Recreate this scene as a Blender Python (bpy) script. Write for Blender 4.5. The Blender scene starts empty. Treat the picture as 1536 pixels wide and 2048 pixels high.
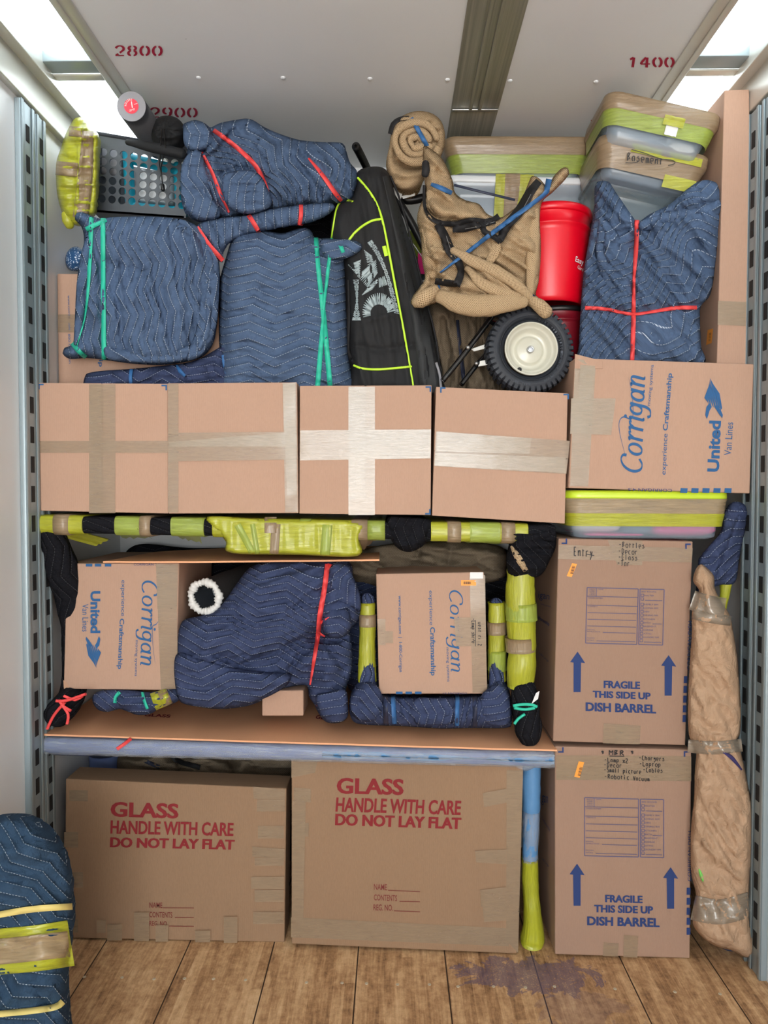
import bpy, bmesh, math, random
import numpy as np
from mathutils import Vector, Matrix

# ------------------------------------------------------------------ camera, sky, exposure
FPX = 1450.0
YAW = math.atan(19/FPX); PITCH = math.atan(46/FPX)
CAM = np.array([0.0, 0.0, 1.66])
FW = np.array([-math.sin(YAW)*math.cos(PITCH), math.cos(YAW)*math.cos(PITCH), -math.sin(PITCH)])
RT = np.array([math.cos(YAW), math.sin(YAW), 0.0])
UP = np.cross(RT, FW)
S = bpy.context.scene
cd = bpy.data.cameras.new('camera'); cam = bpy.data.objects.new('camera', cd)
S.collection.objects.link(cam); S.camera = cam
cd.sensor_fit = 'VERTICAL'; cd.sensor_height = 36.0; cd.lens = FPX/2048*36.0
cd.clip_start = 0.05; cd.clip_end = 200
m = Matrix.Identity(4)
for i in range(3):
    m[i][0] = RT[i]; m[i][1] = UP[i]; m[i][2] = -FW[i]; m[i][3] = CAM[i]
cam.matrix_world = m
S.view_settings.view_transform = 'Standard'; S.view_settings.look = 'None'
S.view_settings.gamma = 1; S.view_settings.use_curve_mapping = False
S.view_settings.exposure = 0.40
SKY = 9.0
wd = bpy.data.worlds.new('sky'); S.world = wd; wd.use_nodes = True
nt = wd.node_tree; nt.nodes.clear()
wo = nt.nodes.new('ShaderNodeOutputWorld'); bg = nt.nodes.new('ShaderNodeBackground')
tc = nt.nodes.new('ShaderNodeTexCoord'); sx = nt.nodes.new('ShaderNodeSeparateXYZ'); rp = nt.nodes.new('ShaderNodeValToRGB')
nt.links.new(tc.outputs['Generated'], sx.inputs[0]); nt.links.new(sx.outputs['Z'], rp.inputs[0])
rp.color_ramp.elements[0].position = 0.0; rp.color_ramp.elements[0].color = (1.25, 1.24, 1.2, 1)
rp.color_ramp.elements[1].position = 0.06; rp.color_ramp.elements[1].color = (.90, .97, 1.0, 1)
nt.links.new(rp.outputs[0], bg.inputs[0]); bg.inputs[1].default_value = SKY
nt.links.new(bg.outputs[0], wo.inputs[0])
Y_REAR = -5.2                                   # open rear doors of the trailer, behind the camera
def portal(name, loc, rot, sx_, sy_):           # tells Cycles where the daylight enters
    l = bpy.data.lights.new(name, 'AREA'); l.shape = 'RECTANGLE'; l.size = sx_; l.size_y = sy_
    l.cycles.is_portal = True
    o = bpy.data.objects.new(name, l); o.location = loc; o.rotation_euler = rot; S.collection.objects.link(o)
portal('rear_opening_daylight', (0, Y_REAR-.02, 1.55), (math.radians(90), 0, 0), 2.5, 3.1)

# ------------------------------------------------------------------ geometry helpers
def ray(x, y): return FW + RT*(x-768)/FPX + UP*(1024-y)/FPX
def P(x, y, Y):
    r = ray(x, y); return CAM + r*(Y/r[1])
def PZ(x, y, Z):
    r = ray(x, y); return CAM + r*((Z-CAM[2])/r[2])
def PV(x, y, Y):                                # vectorised
    x = np.asarray(x, float); y = np.asarray(y, float)
    r = FW[None] + RT[None]*((x-768)/FPX)[:, None] + UP[None]*((1024-y)/FPX)[:, None]
    return CAM[None] + r*(np.asarray(Y)/r[:, 1])[:, None]

COL = S.collection
def org(o):
    v = np.zeros(3)
    while o is not None:
        v = v + np.array(o.location); o = o.parent
    return v
def thing(name, label, cat, base, group=None, kind=None):
    o = bpy.data.objects.new(name, None); COL.objects.link(o)
    o.location = tuple(base); o.empty_display_size = .05
    o['label'] = label; o['category'] = cat
    if group: o['group'] = group
    if kind: o['kind'] = kind
    return o
def tag(o, label, cat, group=None, kind=None):
    o['label'] = label; o['category'] = cat
    if group: o['group'] = group
    if kind: o['kind'] = kind
    return o
def mk(name, verts, faces, mt, parent=None, uv=None, smooth=True, kind=None, label=None):
    verts = np.asarray(verts, float)
    o0 = org(parent)
    if parent is None:
        lo = verts.min(0); hi = verts.max(0)
        o0 = np.array([(lo[0]+hi[0])/2, (lo[1]+hi[1])/2, lo[2]])
    me = bpy.data.meshes.new(name)
    me.from_pydata((verts-o0).tolist(), [], [tuple(int(i) for i in f) for f in faces])
    if uv is not None:
        l = me.uv_layers.new(name='UVMap')
        idx = np.zeros(len(me.loops), dtype=np.int32); me.loops.foreach_get('vertex_index', idx)
        l.data.foreach_set('uv', np.asarray(uv, np.float32)[idx].ravel())
    me.update()
    if smooth: me.polygons.foreach_set('use_smooth', [True]*len(me.polygons))
    if mt: me.materials.append(mt)
    o = bpy.data.objects.new(name, me); COL.objects.link(o)
    if parent is None: o.location = tuple(o0)
    else: o.parent = parent
    if kind: o['kind'] = kind
    if label: o['label'] = label
    return o

def catmull(pts, closed=False, step=6.0):
    pts = [np.array(p, float) for p in pts]; n = len(pts); out = []
    rng = n if closed else n-1
    for i in range(rng):
        if closed: a, b, c, d = pts[(i-1) % n], pts[i], pts[(i+1) % n], pts[(i+2) % n]
        else: a, b, c, d = pts[max(i-1, 0)], pts[i], pts[i+1], pts[min(i+2, n-1)]
        L = np.linalg.norm((c-b)[:2]); k = max(1, int(L/step))
        for j in range(k):
            t = j/k
            out.append(.5*((2*b)+(-a+c)*t+(2*a-5*b+4*c-d)*t*t+(-a+3*b-3*c+d)*t**3))
    if not closed: out.append(pts[-1])
    return np.array(out)
def seg_dist(x, y, poly, closed):
    """distance, closest point, side of points to a polyline"""
    n = len(poly); A = poly; B = np.roll(poly, -1, 0)
    if not closed: A = A[:-1]; B = B[:-1]
    best = np.full(x.shape, 1e18); cx = np.zeros_like(x); cy = np.zeros_like(y); sd = np.ones_like(x)
    for a, b in zip(A, B):
        dx, dy = b[0]-a[0], b[1]-a[1]; L = dx*dx+dy*dy+1e-9
        t = np.clip(((x-a[0])*dx+(y-a[1])*dy)/L, 0, 1)
        px, py = a[0]+t*dx, a[1]+t*dy
        d = (x-px)**2+(y-py)**2; m_ = d < best
        best = np.where(m_, d, best); cx = np.where(m_, px, cx); cy = np.where(m_, py, cy)
        sd = np.where(m_, np.sign((x-a[0])*dy-(y-a[1])*dx), sd)
    return np.sqrt(best), cx, cy, sd
def inside(x, y, poly):
    r = np.zeros(x.shape, bool); n = len(poly)
    for i in range(n):
        x1, y1 = poly[i][:2]; x2, y2 = poly[(i+1) % n][:2]
        if y1 == y2: continue
        c = ((y1 > y) != (y2 > y)) & (x < (x2-x1)*(y-y1)/(y2-y1)+x1)
        r ^= c
    return r
def vnoise(x, y, seed=0):
    xi = np.floor(x).astype(np.int64); yi = np.floor(y).astype(np.int64)
    fx = x-xi; fy = y-yi; fx = fx*fx*(3-2*fx); fy = fy*fy*(3-2*fy)
    def h(a, b):
        v = (a*374761393+b*668265263+seed*974711) & 0xffffffff
        v = ((v ^ (v >> 13))*1274126177) & 0xffffffff
        return ((v ^ (v >> 16)) & 0xffff)/65535.0
    return (h(xi, yi)*(1-fx)+h(xi+1, yi)*fx)*(1-fy)+(h(xi, yi+1)*(1-fx)+h(xi+1, yi+1)*fx)*fy
def fbm(x, y, seed=0, oct=3):
    s = 0; a = 1; t = 0
    for k in range(oct):
        s = s+a*vnoise(x*2**k, y*2**k, seed+k*17); t += a; a *= .5
    return s/t-.5

WRK = 2.9
class Blob:
    """a stuffed, wrapped bundle: outline as seen, own depth, front and back bulge, creases and folds"""
    def __init__(s, out, Y, T=.1, Tb=None, R=.07, res=4, creases=(), steps=(), wr=.005, wscale=.05, wdir=0., waspect=2.5,
                 seed=1, qa=0., warp=.03, tilt=0., yaw=0., crumple=0., smooth=True, pull=()):
        s.poly = catmull(out, True, 6.0)[:, :2] if smooth else np.array(out, float)
        s.Y = Y; s.T = T; s.Tb = T if Tb is None else Tb; s.R = R; s.res = res; s.cr = creases; s.st = steps
        s.wr = wr; s.ws = wscale; s.wd = wdir; s.wa = waspect; s.seed = seed; s.qa = qa; s.warp = warp
        s.tilt = tilt; s.yaw = yaw; s.crumple = crumple; s.k = Y/FPX; s.pull = pull
        s.c = s.poly.mean(0)
    def Yc(s, x, y): return s.Y+s.tilt*(y-s.c[1])*s.k+s.yaw*(x-s.c[0])*s.k
    def prof(s, x, y):
        d, _, _, _ = seg_dist(x, y, s.poly, True)
        ins = inside(x, y, s.poly)
        d = np.where(ins, d, 0)*s.k
        t = np.minimum(d/s.R, 1)
        return np.sqrt(np.maximum(0, 1-(1-t)**2)), np.minimum(d/.03, 1)
    def h(s, x, y, front=True):
        p, e = s.prof(x, y); T = s.T if front else s.Tb; hh = T*p
        sd = s.seed if front else s.seed+90
        xm, ym = x*s.k, y*s.k
        ca, sa = math.cos(s.wd), math.sin(s.wd)
        u = (xm*ca+ym*sa)/(s.ws*s.wa); v = (-xm*sa+ym*ca)/s.ws
        n = fbm(u, v, sd, 3)
        hh = hh+e*s.wr*WRK*(1.6*n+1.9*(.35-np.minimum(np.abs(fbm(u*.7+5, v*1.5+3, sd+5, 3))*4, 1)))
        hh = hh+e*.03*min(1, s.T/.08)*fbm(xm/.22, ym/.22, sd+11, 2)
        if s.crumple:
            q = np.abs(fbm(xm/.07+9, ym/.09, sd+21, 4))+.6*np.abs(fbm(xm/.035+2, ym/.05, sd+31, 3))
            hh = hh-e*s.crumple*(q*4-.6)
        if front:
            for ln, w, dep in s.cr:
                dd, _, _, _ = seg_dist(x, y, np.array(ln, float), False)
                hh = hh-e*1.9*dep*np.exp(-dd/(w*.75))
            for ln, w, amt in s.st:
                dd, _, _, sg = seg_dist(x, y, np.array(ln, float), False)
                sm = 1/(1+np.exp(-dd*sg/1.1))
                hh = hh+e*1.8*amt*sm*np.exp(-(dd/w)**1.5)
            for cx, cy, R0, n_, amp in s.pull:          # gathers radiating from a tied point
                dx, dy = x-cx, y-cy; r = np.hypot(dx, dy)+1e-6; a = np.arctan2(dy, dx)
                hh = hh+e*amp*np.sin(a*n_+2.5*vnoise(r/30, a*2+9, sd))*np.exp(-(r/R0)**2)*np.minimum(r/12, 1)-e*amp*2*np.exp(-(r/(R0*.35))**2)
        return np.maximum(hh, 0 if not s.T < .02 else -1)
    def surf(s, x, y):
        x = np.atleast_1d(np.asarray(x, float)); y = np.atleast_1d(np.asarray(y, float))
        return s.Yc(x, y)-s.h(x, y)
    def surfb(s, x, y):
        x = np.atleast_1d(np.asarray(x, float)); y = np.atleast_1d(np.asarray(y, float))
        return s.Yc(x, y)+s.h(x, y, False)
    def uv(s, x, y):
        xm, ym = x*s.k, y*s.k; ca, sa = math.cos(s.qa), math.sin(s.qa)
        wx = s.warp*2*fbm(xm/.25, ym/.25, s.seed+40, 2); wy = s.warp*2*fbm(xm/.25+7, ym/.25+3, s.seed+50, 2)
        X, Yy = xm+wx, ym+wy
        return np.stack([X*ca+Yy*sa, X*sa-Yy*ca], 1)
    def build(s, name, mt, parent):
        r = s.res; lo = s.poly.min(0)-r; hi = s.poly.max(0)+r
        nx = int((hi[0]-lo[0])/r)+1; ny = int((hi[1]-lo[1])/r)+1
        gx = lo[0]+np.arange(nx+1)*r; gy = lo[1]+np.arange(ny+1)*r
        X, Yg = np.meshgrid(gx, gy, indexing='ij')
        cin = inside((X[:-1, :-1]+r/2).ravel(), (Yg[:-1, :-1]+r/2).ravel(), s.poly).reshape(nx, ny)
        used = {}; 
        cnt = np.zeros((nx+1, ny+1), int)
        for i, j in zip(*np.nonzero(cin)):
            cnt[i, j] += 1; cnt[i+1, j] += 1; cnt[i, j+1] += 1; cnt[i+1, j+1] += 1
        ii, jj = np.nonzero(cnt)
        idx = -np.ones((nx+1, ny+1), int); idx[ii, jj] = np.arange(len(ii))
        x = X[ii, jj].copy(); y = Yg[ii, jj].copy(); bd = cnt[ii, jj] < 4
        d, cx, cy, _ = seg_dist(x, y, s.poly, True)
        x[bd] = cx[bd]; y[bd] = cy[bd]
        hf = s.h(x, y); hb = s.h(x, y, False); hf[bd] = 0; hb[bd] = 0
        Yc = s.Yc(x, y)
        front = PV(x, y, Yc-hf); mid = PV(x, y, Yc)
        back = mid.copy(); back[:, 1] += hb
        n = len(x); bi = np.arange(n)+n; nb = np.nonzero(~bd)[0]
        remap = np.arange(n); remap[nb] = n+np.arange(len(nb))
        V = np.concatenate([front, back[nb]]); uv = s.uv(x, y); UV = np.concatenate([uv, uv[nb]])
        F = []
        for i, j in zip(*np.nonzero(cin)):
            q = (idx[i, j], idx[i+1, j], idx[i+1, j+1], idx[i, j+1])
            F.append((q[0], q[3], q[2], q[1])[::-1]); 
            b = tuple(remap[k] for k in q)
            if set(b) != set(q): F.append(b[::-1])
        o = mk(name, V, F, mt, parent, UV)
        return o
    def ribbon(s, name, pts, w, mt, parent, off=.003, back=False, bump=0., label=None, step=6.0, full=False, uvs=1.0):
        c = catmull([p[:2] for p in pts], False, step)
        ws = np.array([p[2] if len(p) > 2 else w for p in catmull([tuple(p[:2])+((p[2],) if len(p) > 2 else (w,)) for p in pts], False, step)])
        t = np.gradient(c, axis=0); t /= (np.linalg.norm(t, axis=1)[:, None]+1e-9); nn = np.stack([-t[:, 1], t[:, 0]], 1)
        wmax = ws.max(); m_ = max(2, int(wmax/7)+1)
        fr = np.linspace(-1, 1, m_)
        cols = [(-1.0, -.002)]+[(f, off) for f in fr]+[(1.0, -.002)]
        V = []; UV = []; L = np.concatenate([[0], np.cumsum(np.linalg.norm(np.diff(c, axis=0), axis=1))])*s.k
        for f, o_ in cols:
            q = c+nn*(ws*f/2)[:, None]
            Yf = s.surf(q[:, 0], q[:, 1])-o_
            if bump and o_ > 0: Yf = Yf-bump*fbm(L/.03, np.full(len(L), f*3.), s.seed+60, 2)
            V.append(PV(q[:, 0], q[:, 1], Yf)); UV.append(np.stack([L*uvs, np.full(len(L), f*ws.mean()*s.k/2)], 1))
        n = len(c); mm = len(cols); V = np.concatenate(V); UV = np.concatenate(UV); F = []
        for a in range(mm-1):
            for i in range(n-1): F.append((a*n+i, a*n+i+1, (a+1)*n+i+1, (a+1)*n+i))
        if back:
            V2 = []; base = len(V)
            for f, o_ in cols:
                q = c+nn*(ws*f/2)[:, None]
                mid = PV(q[:, 0], q[:, 1], s.Yc(q[:, 0], q[:, 1])); hb = s.h(q[:, 0], q[:, 1], False)
                mid[:, 1] += hb+o_; V2.append(mid)
            V = np.concatenate([V]+V2); UV = np.concatenate([UV, UV])
            for a in range(mm-1):
                for i in range(n-1): F.append((base+(a+1)*n+i, base+(a+1)*n+i+1, base+a*n+i+1, base+a*n+i))
            for e in (0, n-1):
                for a in range(mm-1): F.append((a*n+e, (a+1)*n+e, base+(a+1)*n+e, base+a*n+e))
        return mk(name, V, F, mt, parent, UV, label=label)
    def cord(s, name, pts, r, mt, parent, off=.002, label=None, step=6.0):
        c = catmull([p[:2] for p in pts], False, step)
        Yf = s.surf(c[:, 0], c[:, 1])-off
        return tube(name, PV(c[:, 0], c[:, 1], Yf), r, mt, parent, seg=6, label=label)

def frames(pts):
    t = np.gradient(pts, axis=0); t /= (np.linalg.norm(t, axis=1)[:, None]+1e-9)
    n = np.cross(t[0], [0, 1, 0.01]); 
    if np.linalg.norm(n) < .1: n = np.cross(t[0], [1, 0, 0])
    n /= np.linalg.norm(n); N = [n]
    for i in range(1, len(pts)):
        n = N[-1]-t[i]*np.dot(N[-1], t[i]); n /= np.linalg.norm(n); N.append(n)
    N = np.array(N); B = np.cross(t, N); return t, N, B
def tube(name, pts, r, mt, parent, seg=12, cap=True, noise=0., nsc=.04, seed=3, round_=False, label=None, flat=1.0, ring=0.):
    pts = np.asarray(pts, float); n = len(pts)
    r = np.full(n, float(r)) if np.isscalar(r) else np.asarray(r, float)
    t, N, B = frames(pts)
    if round_:                                 # rounded ends
        e0 = [pts[0]-t[0]*r[0]*k for k in (.62, .45, .2)]; e1 = [pts[-1]+t[-1]*r[-1]*k for k in (.2, .45, .62)]
        rr0 = [r[0]*k for k in (.25, .65, .9)]; rr1 = [r[-1]*k for k in (.9, .65, .25)]
        pts = np.concatenate([e0, pts, e1]); r = np.concatenate([rr0, r, rr1]); t, N, B = frames(pts); n = len(pts)
    L = np.concatenate([[0], np.cumsum(np.linalg.norm(np.diff(pts, axis=0), axis=1))])
    V = []; UV = []
    for k in range(seg+1):
        a = 2*math.pi*k/seg; d = N*math.cos(a)+B*math.sin(a)*flat
        rr = r.copy()
        if noise: rr = rr*1.0+noise*2*fbm(L/nsc+7, np.full(n, 3+1.5*math.cos(a))+1.5*math.sin(a)*1.3, seed, 3)
        if ring: rr = rr+ring*np.sin(L/.02+math.sin(a)*2)
        V.append(pts+d*rr[:, None]); UV.append(np.stack([L, np.full(n, a*r.mean())], 1))
    # drop duplicate seam column but keep uv by keeping it (doubles are harmless)
    V = np.concatenate(V); UV = np.concatenate(UV); F = []
    for k in range(seg):
        for i in range(n-1): F.append((k*n+i, (k+1)*n+i, (k+1)*n+i+1, k*n+i+1))
    if cap:
        F.append([k*n for k in range(seg)]); F.append([k*n+n-1 for k in range(seg)][::-1])
    return mk(name, V, F, mt, parent, UV, label=label)
def ptube(name, pts, mt, parent, seg=14, step=8., **kw):
    """tube through (x, y, depth, radius) with radius in picture units at that depth"""
    c = catmull([(p[0], p[1], p[2], p[3]) for p in pts], False, step)
    W = PV(c[:, 0], c[:, 1], c[:, 2]); r = c[:, 3]*c[:, 2]/FPX
    return tube(name, W, r, mt, parent, seg=seg, **kw)

def box8(v, bevel=.003, seg=2):
    """v: front tl,tr,br,bl then back tl,tr,br,bl -> verts, faces with bevelled edges"""
    bm = bmesh.new(); vs = [bm.verts.new(p) for p in v]
    for f in ((0, 3, 2, 1), (4, 5, 6, 7), (0, 1, 5, 4), (3, 7, 6, 2), (0, 4, 7, 3), (1, 2, 6, 5)): bm.faces.new([vs[i] for i in f])
    bmesh.ops.recalc_face_normals(bm, faces=bm.faces)
    if bevel: bmesh.ops.bevel(bm, geom=bm.edges[:], offset=bevel, segments=seg, affect='EDGES', profile=.5)
    bm.verts.index_update()
    V = [tuple(x.co) for x in bm.verts]; F = [[x.index for x in f.verts] for f in bm.faces]; bm.free(); return V, F
def aabb(x0, x1, y0, y1, z0, z1, bevel=.003, seg=2):
    return box8([(x0, y0, z1), (x1, y0, z1), (x1, y0, z0), (x0, y0, z0), (x0, y1, z1), (x1, y1, z1), (x1, y1, z0), (x0, y1, z0)], bevel, seg)
def softbox(name, x0, x1, y0, y1, z0, z1, r, mt, parent, noise=.006, nsc=.08, res=.03, seed=1, tilt=0., label=None, expand=0.):
    """padded slab: rounded section swept along x"""
    x0 -= expand*0; y0 -= expand; y1 += expand; z0 -= expand; z1 += expand
    sec = []
    for cx, cz, a0 in ((y1-r, z1-r, 0), (y0+r, z1-r, 90), (y0+r, z0+r, 180), (y1-r, z0+r, 270)):
        for k in range(5):
            a = math.radians(a0+90*k/4); sec.append((cx+r*math.cos(a), cz+r*math.sin(a)))
    S2 = []
    for i in range(len(sec)):
        a = sec[i]; b = sec[(i+1) % len(sec)]; L = math.hypot(b[0]-a[0], b[1]-a[1]); k = max(1, int(L/(res*2)))
        for j in range(k): S2.append((a[0]+(b[0]-a[0])*j/k, a[1]+(b[1]-a[1])*j/k))
    S2 = np.array(S2); per = np.concatenate([[0], np.cumsum(np.linalg.norm(np.diff(S2, axis=0), axis=1))])
    c = S2.mean(0); d = S2-c; d = d/np.linalg.norm(d, axis=1)[:, None]
    nx = max(2, int((x1-x0)/res)); xs = np.linspace(x0, x1, nx+1)
    if x1-x0 > 3*r: xs = np.concatenate([[x0, x0+r*.08, x0+r*.3], xs[(xs > x0+r*.4) & (xs < x1-r*.4)], [x1-r*.3, x1-r*.08, x1]])
    V = []; UV = []; n = len(S2)
    for i, x in enumerate(xs):
        e = min(x-x0, x1-x); sh = 0
        if e < r and not expand: sh = r-math.sqrt(max(0, r*r-(r-e)**2))
        q = S2-d*sh*.9
        nn = noise*2*fbm(np.full(n, x/nsc), per/nsc, seed, 3)*(0 if (i in (0, len(xs)-1)) else 1)
        q = q+d*nn[:, None]
        for (yy, zz), s_ in zip(q, per): V.append((x, yy, zz-tilt*(x-x0))); UV.append((x, s_))
    F = []
    for i in range(len(xs)-1):
        for k in range(n): F.append((i*n+k, i*n+(k+1) % n, (i+1)*n+(k+1) % n, (i+1)*n+k))
    F.append(list(range(n))[::-1]); F.append([(len(xs)-1)*n+k for k in range(n)])
    return mk(name, V, F, mt, parent, UV, label=label)
def rrect(hx, hy, r, n=6):
    o = []
    for cx, cy, a0 in ((hx-r, hy-r, 0), (-hx+r, hy-r, 90), (-hx+r, -hy+r, 180), (hx-r, -hy+r, 270)):
        for k in range(n+1):
            a = math.radians(a0+90*k/n); o.append((cx+r*math.cos(a), cy+r*math.sin(a)))
    return o
def loft(name, rings, M, mt, parent, cap=(True, True), label=None, smooth=True, wob=0., seed=2):
    V = []; n = 28
    for z, hx, hy, r in rings:
        for (x, y) in rrect(hx, hy, r):
            k = 1+wob*math.sin(x*60+z*90+seed)
            V.append(M @ Vector((x*k, y*k, z)))
    F = []
    for i in range(len(rings)-1):
        for k in range(n): F.append((i*n+k, i*n+(k+1) % n, (i+1)*n+(k+1) % n, (i+1)*n+k))
    if cap[0]: F.append(list(range(n))[::-1])
    if cap[1]: F.append([(len(rings)-1)*n+k for k in range(n)])
    UV = [(v[0]*1.0, v[2]*1.0) for v in V]
    o = mk(name, [tuple(v) for v in V], F, mt, parent, UV, smooth=smooth, label=label)
    return o
def lathe(name, prof, M, mt, parent, seg=48, label=None, cap=True):
    V = []; n = len(prof); UV = []
    for k in range(seg):
        a = 2*math.pi*k/seg
        for r, z in prof: V.append(tuple(M @ Vector((r*math.cos(a), r*math.sin(a), z)))); UV.append((a*.1, z))
    F = []
    for k in range(seg):
        k2 = (k+1) % seg
        for i in range(n-1): F.append((k*n+i, k2*n+i, k2*n+i+1, k*n+i+1))
    if cap:
        if prof[0][0] > 1e-4: F.append([k*n for k in range(seg)][::-1])
        if prof[-1][0] > 1e-4: F.append([k*n+n-1 for k in range(seg)])
    return mk(name, V, F, mt, parent, UV, label=label)

class Face:
    """flat face of a thing; decals measured in the picture are laid onto it"""
    def __init__(s, a, b, c):
        s.p = np.array(a, float); n = np.cross(np.array(b)-s.p, np.array(c)-s.p); n /= np.linalg.norm(n)
        if np.dot(n, CAM-s.p) < 0: n = -n
        s.n = n
    def at(s, x, y, off=.001):
        r = ray(x, y); t = np.dot(s.p-CAM, s.n)/np.dot(r, s.n); return CAM+r*t+s.n*off
def patch(name, q, face, mt, parent, off=.0012, nu=None, nv=None, wr=.0, seed=1, label=None):
    """q: tl,tr,br,bl in picture units, laid on face"""
    q = np.array(q, float)
    nu = nu or max(1, int(np.linalg.norm(q[1]-q[0])/12)); nv = nv or max(1, int(np.linalg.norm(q[3]-q[0])/12))
    V = []; UV = []
    for j in range(nv+1):
        for i in range(nu+1):
            u, v = i/nu, j/nv
            p = q[0]*(1-u)*(1-v)+q[1]*u*(1-v)+q[2]*u*v+q[3]*(1-u)*v
            w = wr*float(vnoise(np.array(p[0]/9.), np.array(p[1]/9.), seed)) if wr else 0
            V.append(face.at(p[0], p[1], off+w)); UV.append((p[0]*.00175, p[1]*.00175))
    F = [(j*(nu+1)+i, (j+1)*(nu+1)+i, (j+1)*(nu+1)+i+1, j*(nu+1)+i+1) for j in range(nv) for i in range(nu)]
    return mk(name, V, F, mt, parent, UV, label=label)

# ------------------------------------------------------------------ lettering
_tc = {}
def text2d(s, bold=0., spacing=1.0):
    key = (s, bold, spacing)
    if key in _tc: return _tc[key]
    c = bpy.data.curves.new('t', 'FONT'); c.body = s; c.offset = bold; c.resolution_u = 3; c.space_character = spacing
    o = bpy.data.objects.new('t', c); me = bpy.data.meshes.new_from_object(o)
    V = np.array([v.co[:2] for v in me.vertices]); F = [list(p.vertices) for p in me.polygons]
    bpy.data.objects.remove(o); bpy.data.curves.remove(c); bpy.data.meshes.remove(me)
    lo, hi = V.min(0), V.max(0); V = (V-lo)/(hi-lo)
    _tc[key] = (V, F); return V, F
class Ink:
    def __init__(s): s.V = []; s.F = []; s.n = 0
    def add(s, V, F):
        b = len(s.V); s.n += 1; s.V += [(v[0], v[1], .00007*(s.n % 12)) for v in V]; s.F += [[i+b for i in f] for f in F]
    def text(s, st, bl, br, tl, bold=0., spacing=1.0):
        V, F = text2d(st, bold, spacing); bl, br, tl = (np.array(a, float) for a in (bl, br, tl))
        s.add([bl+(br-bl)*v[0]+(tl-bl)*v[1] for v in V], F)
    def poly(s, pts): s.add(pts, [list(range(len(pts)))])
    def stroke(s, pts, w0, w1=None, ang=0., taper=False):
        """w0 along the pen angle, w1 across it (picture units)"""
        w1 = w0 if w1 is None else w1; p = np.array(pts, float); t = np.gradient(p, axis=0)
        a = np.arctan2(t[:, 1], t[:, 0]); w = w0+(w1-w0)*np.abs(np.sin(a-ang))
        if taper: w = w*np.sin(np.linspace(.12, math.pi-.12, len(p)))
        t /= (np.linalg.norm(t, axis=1)[:, None]+1e-9); n = np.stack([-t[:, 1], t[:, 0]], 1)*w[:, None]/2
        V = np.concatenate([p+n, p-n]); m_ = len(p)
        s.add(V, [(i, i+1, m_+i+1, m_+i) for i in range(m_-1)])
    def lines(s, pts, w):
        s.stroke(np.array(pts, float), w)
    def build(s, name, face, mt, parent, off=.0022, label=None):
        fa = face.at if isinstance(face, Face) else face
        return mk(name, [fa(v[0], v[1], off+(v[2] if len(v) > 2 else 0)) for v in s.V], s.F, mt, parent, smooth=False, label=label)
HAND = {  # one-line marker letters on a 4 x 6 grid
 'E': '36060030 0323', 'n': '0400 022434333430', 't': '1510 0434', 'r': '0400 03143424', 'y': '0421 34210b', 'B': '0006 0636251303 03133201000', 'o': '14030110304334141',
 'l': '1610', 'e': '0232342404011020 31', 's': '3414032332311001', 'D': '0006 061635321000', 'c': '3424140301102030', 'G': '36160402101030 3323', 'a': '3414030110 3430',
 'J': '0646 2621100', 'M': '0006 0623 2346 4640', 'R': '0006 0636340313 1340', 'L': '060040', 'm': '0004 0324 2420 2334 3440', 'p': '040b 04343101', 'x': '0440 0044', '2': '051636340040',
 'S': '3616053330100', 'i': '1410 1516', 'u': '0401103034 3430', 'V': '062046', 'h': '0600 03243430', 'C': '36160402103040', 'g': '34140302233434 34301b0b', 'b': '0600 00303304', 'd': '3630 30100314',
 'k': '0600 0234 0230', 'w': '04102330 3044', '-': '0333', '*': '2521 0444 0442', 'q': '', ' ': '', 'P': '0006 06363303'}
def hand(ink, st, x, y, dxs, dy, w):
    """write marker letters: (x,y) baseline start; dxs: advance vector per letter; dy: up vector for full height"""
    dxs = np.array(dxs, float); dy = np.array(dy, float); p0 = np.array([x, y], float)
    for i, ch in enumerate(st):
        for sk in HAND.get(ch, '').split():
            sk = sk[:len(sk)//2*2]
            pts = [p0+dxs*(i+.16*int(sk[k]))+dy*({'a': -1, 'b': -2}[sk[k+1]] if sk[k+1] in 'ab' else int(sk[k+1]))/6 for k in range(0, len(sk), 2)]
            if len(pts) > 1:
                if ch in 'ELMRVhkxtiw':
                    for a_, b_ in zip(pts[:-1], pts[1:]): ink.stroke([a_, (a_+b_)/2, b_], w)
                else: ink.stroke(catmull(pts, False, 1.5), w)
def arc(cx, cy, rx, ry, a0, a1, n=14):
    return [(cx+rx*math.cos(math.radians(a0+(a1-a0)*k/n)), cy+ry*math.sin(math.radians(a0+(a1-a0)*k/n))) for k in range(n+1)]
GL = {'C': (1.15, [[(1.0, 1.1), (.95, 1.35), (.65, 1.47), (.3, 1.3), (.08, .9), (.08, .45), (.3, .08), (.65, 0), (.95, .2)]]),
      'o': (.86, [arc(.38, .5, .33, .46, 100, 460)]), 'r': (.68, [[(.02, .9), (.2, .97), (.2, .5), (.2, .0)], [(.2, .62), (.38, .9), (.55, .97), (.62, .84)]]),
      'i': (.42, [[(.0, .9), (.18, .97), (.18, .5), (.18, .0), (.32, .03)]]), 'g': (.92, [arc(.36, .55, .3, .4, 60, 420), [(.68, .98), (.66, .4), (.66, -.1), (.5, -.42), (.15, -.45), (.02, -.25)]]),
      'a': (.92, [arc(.36, .48, .3, .44, 60, 420), [(.68, .96), (.66, .4), (.68, .06), (.84, .04)]]), 'n': (.9, [[(.0, .9), (.17, .97), (.17, .5), (.17, .0)], [(.17, .65), (.4, .95), (.62, .85), (.64, .4), (.64, .05), (.8, .03)]])}
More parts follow.
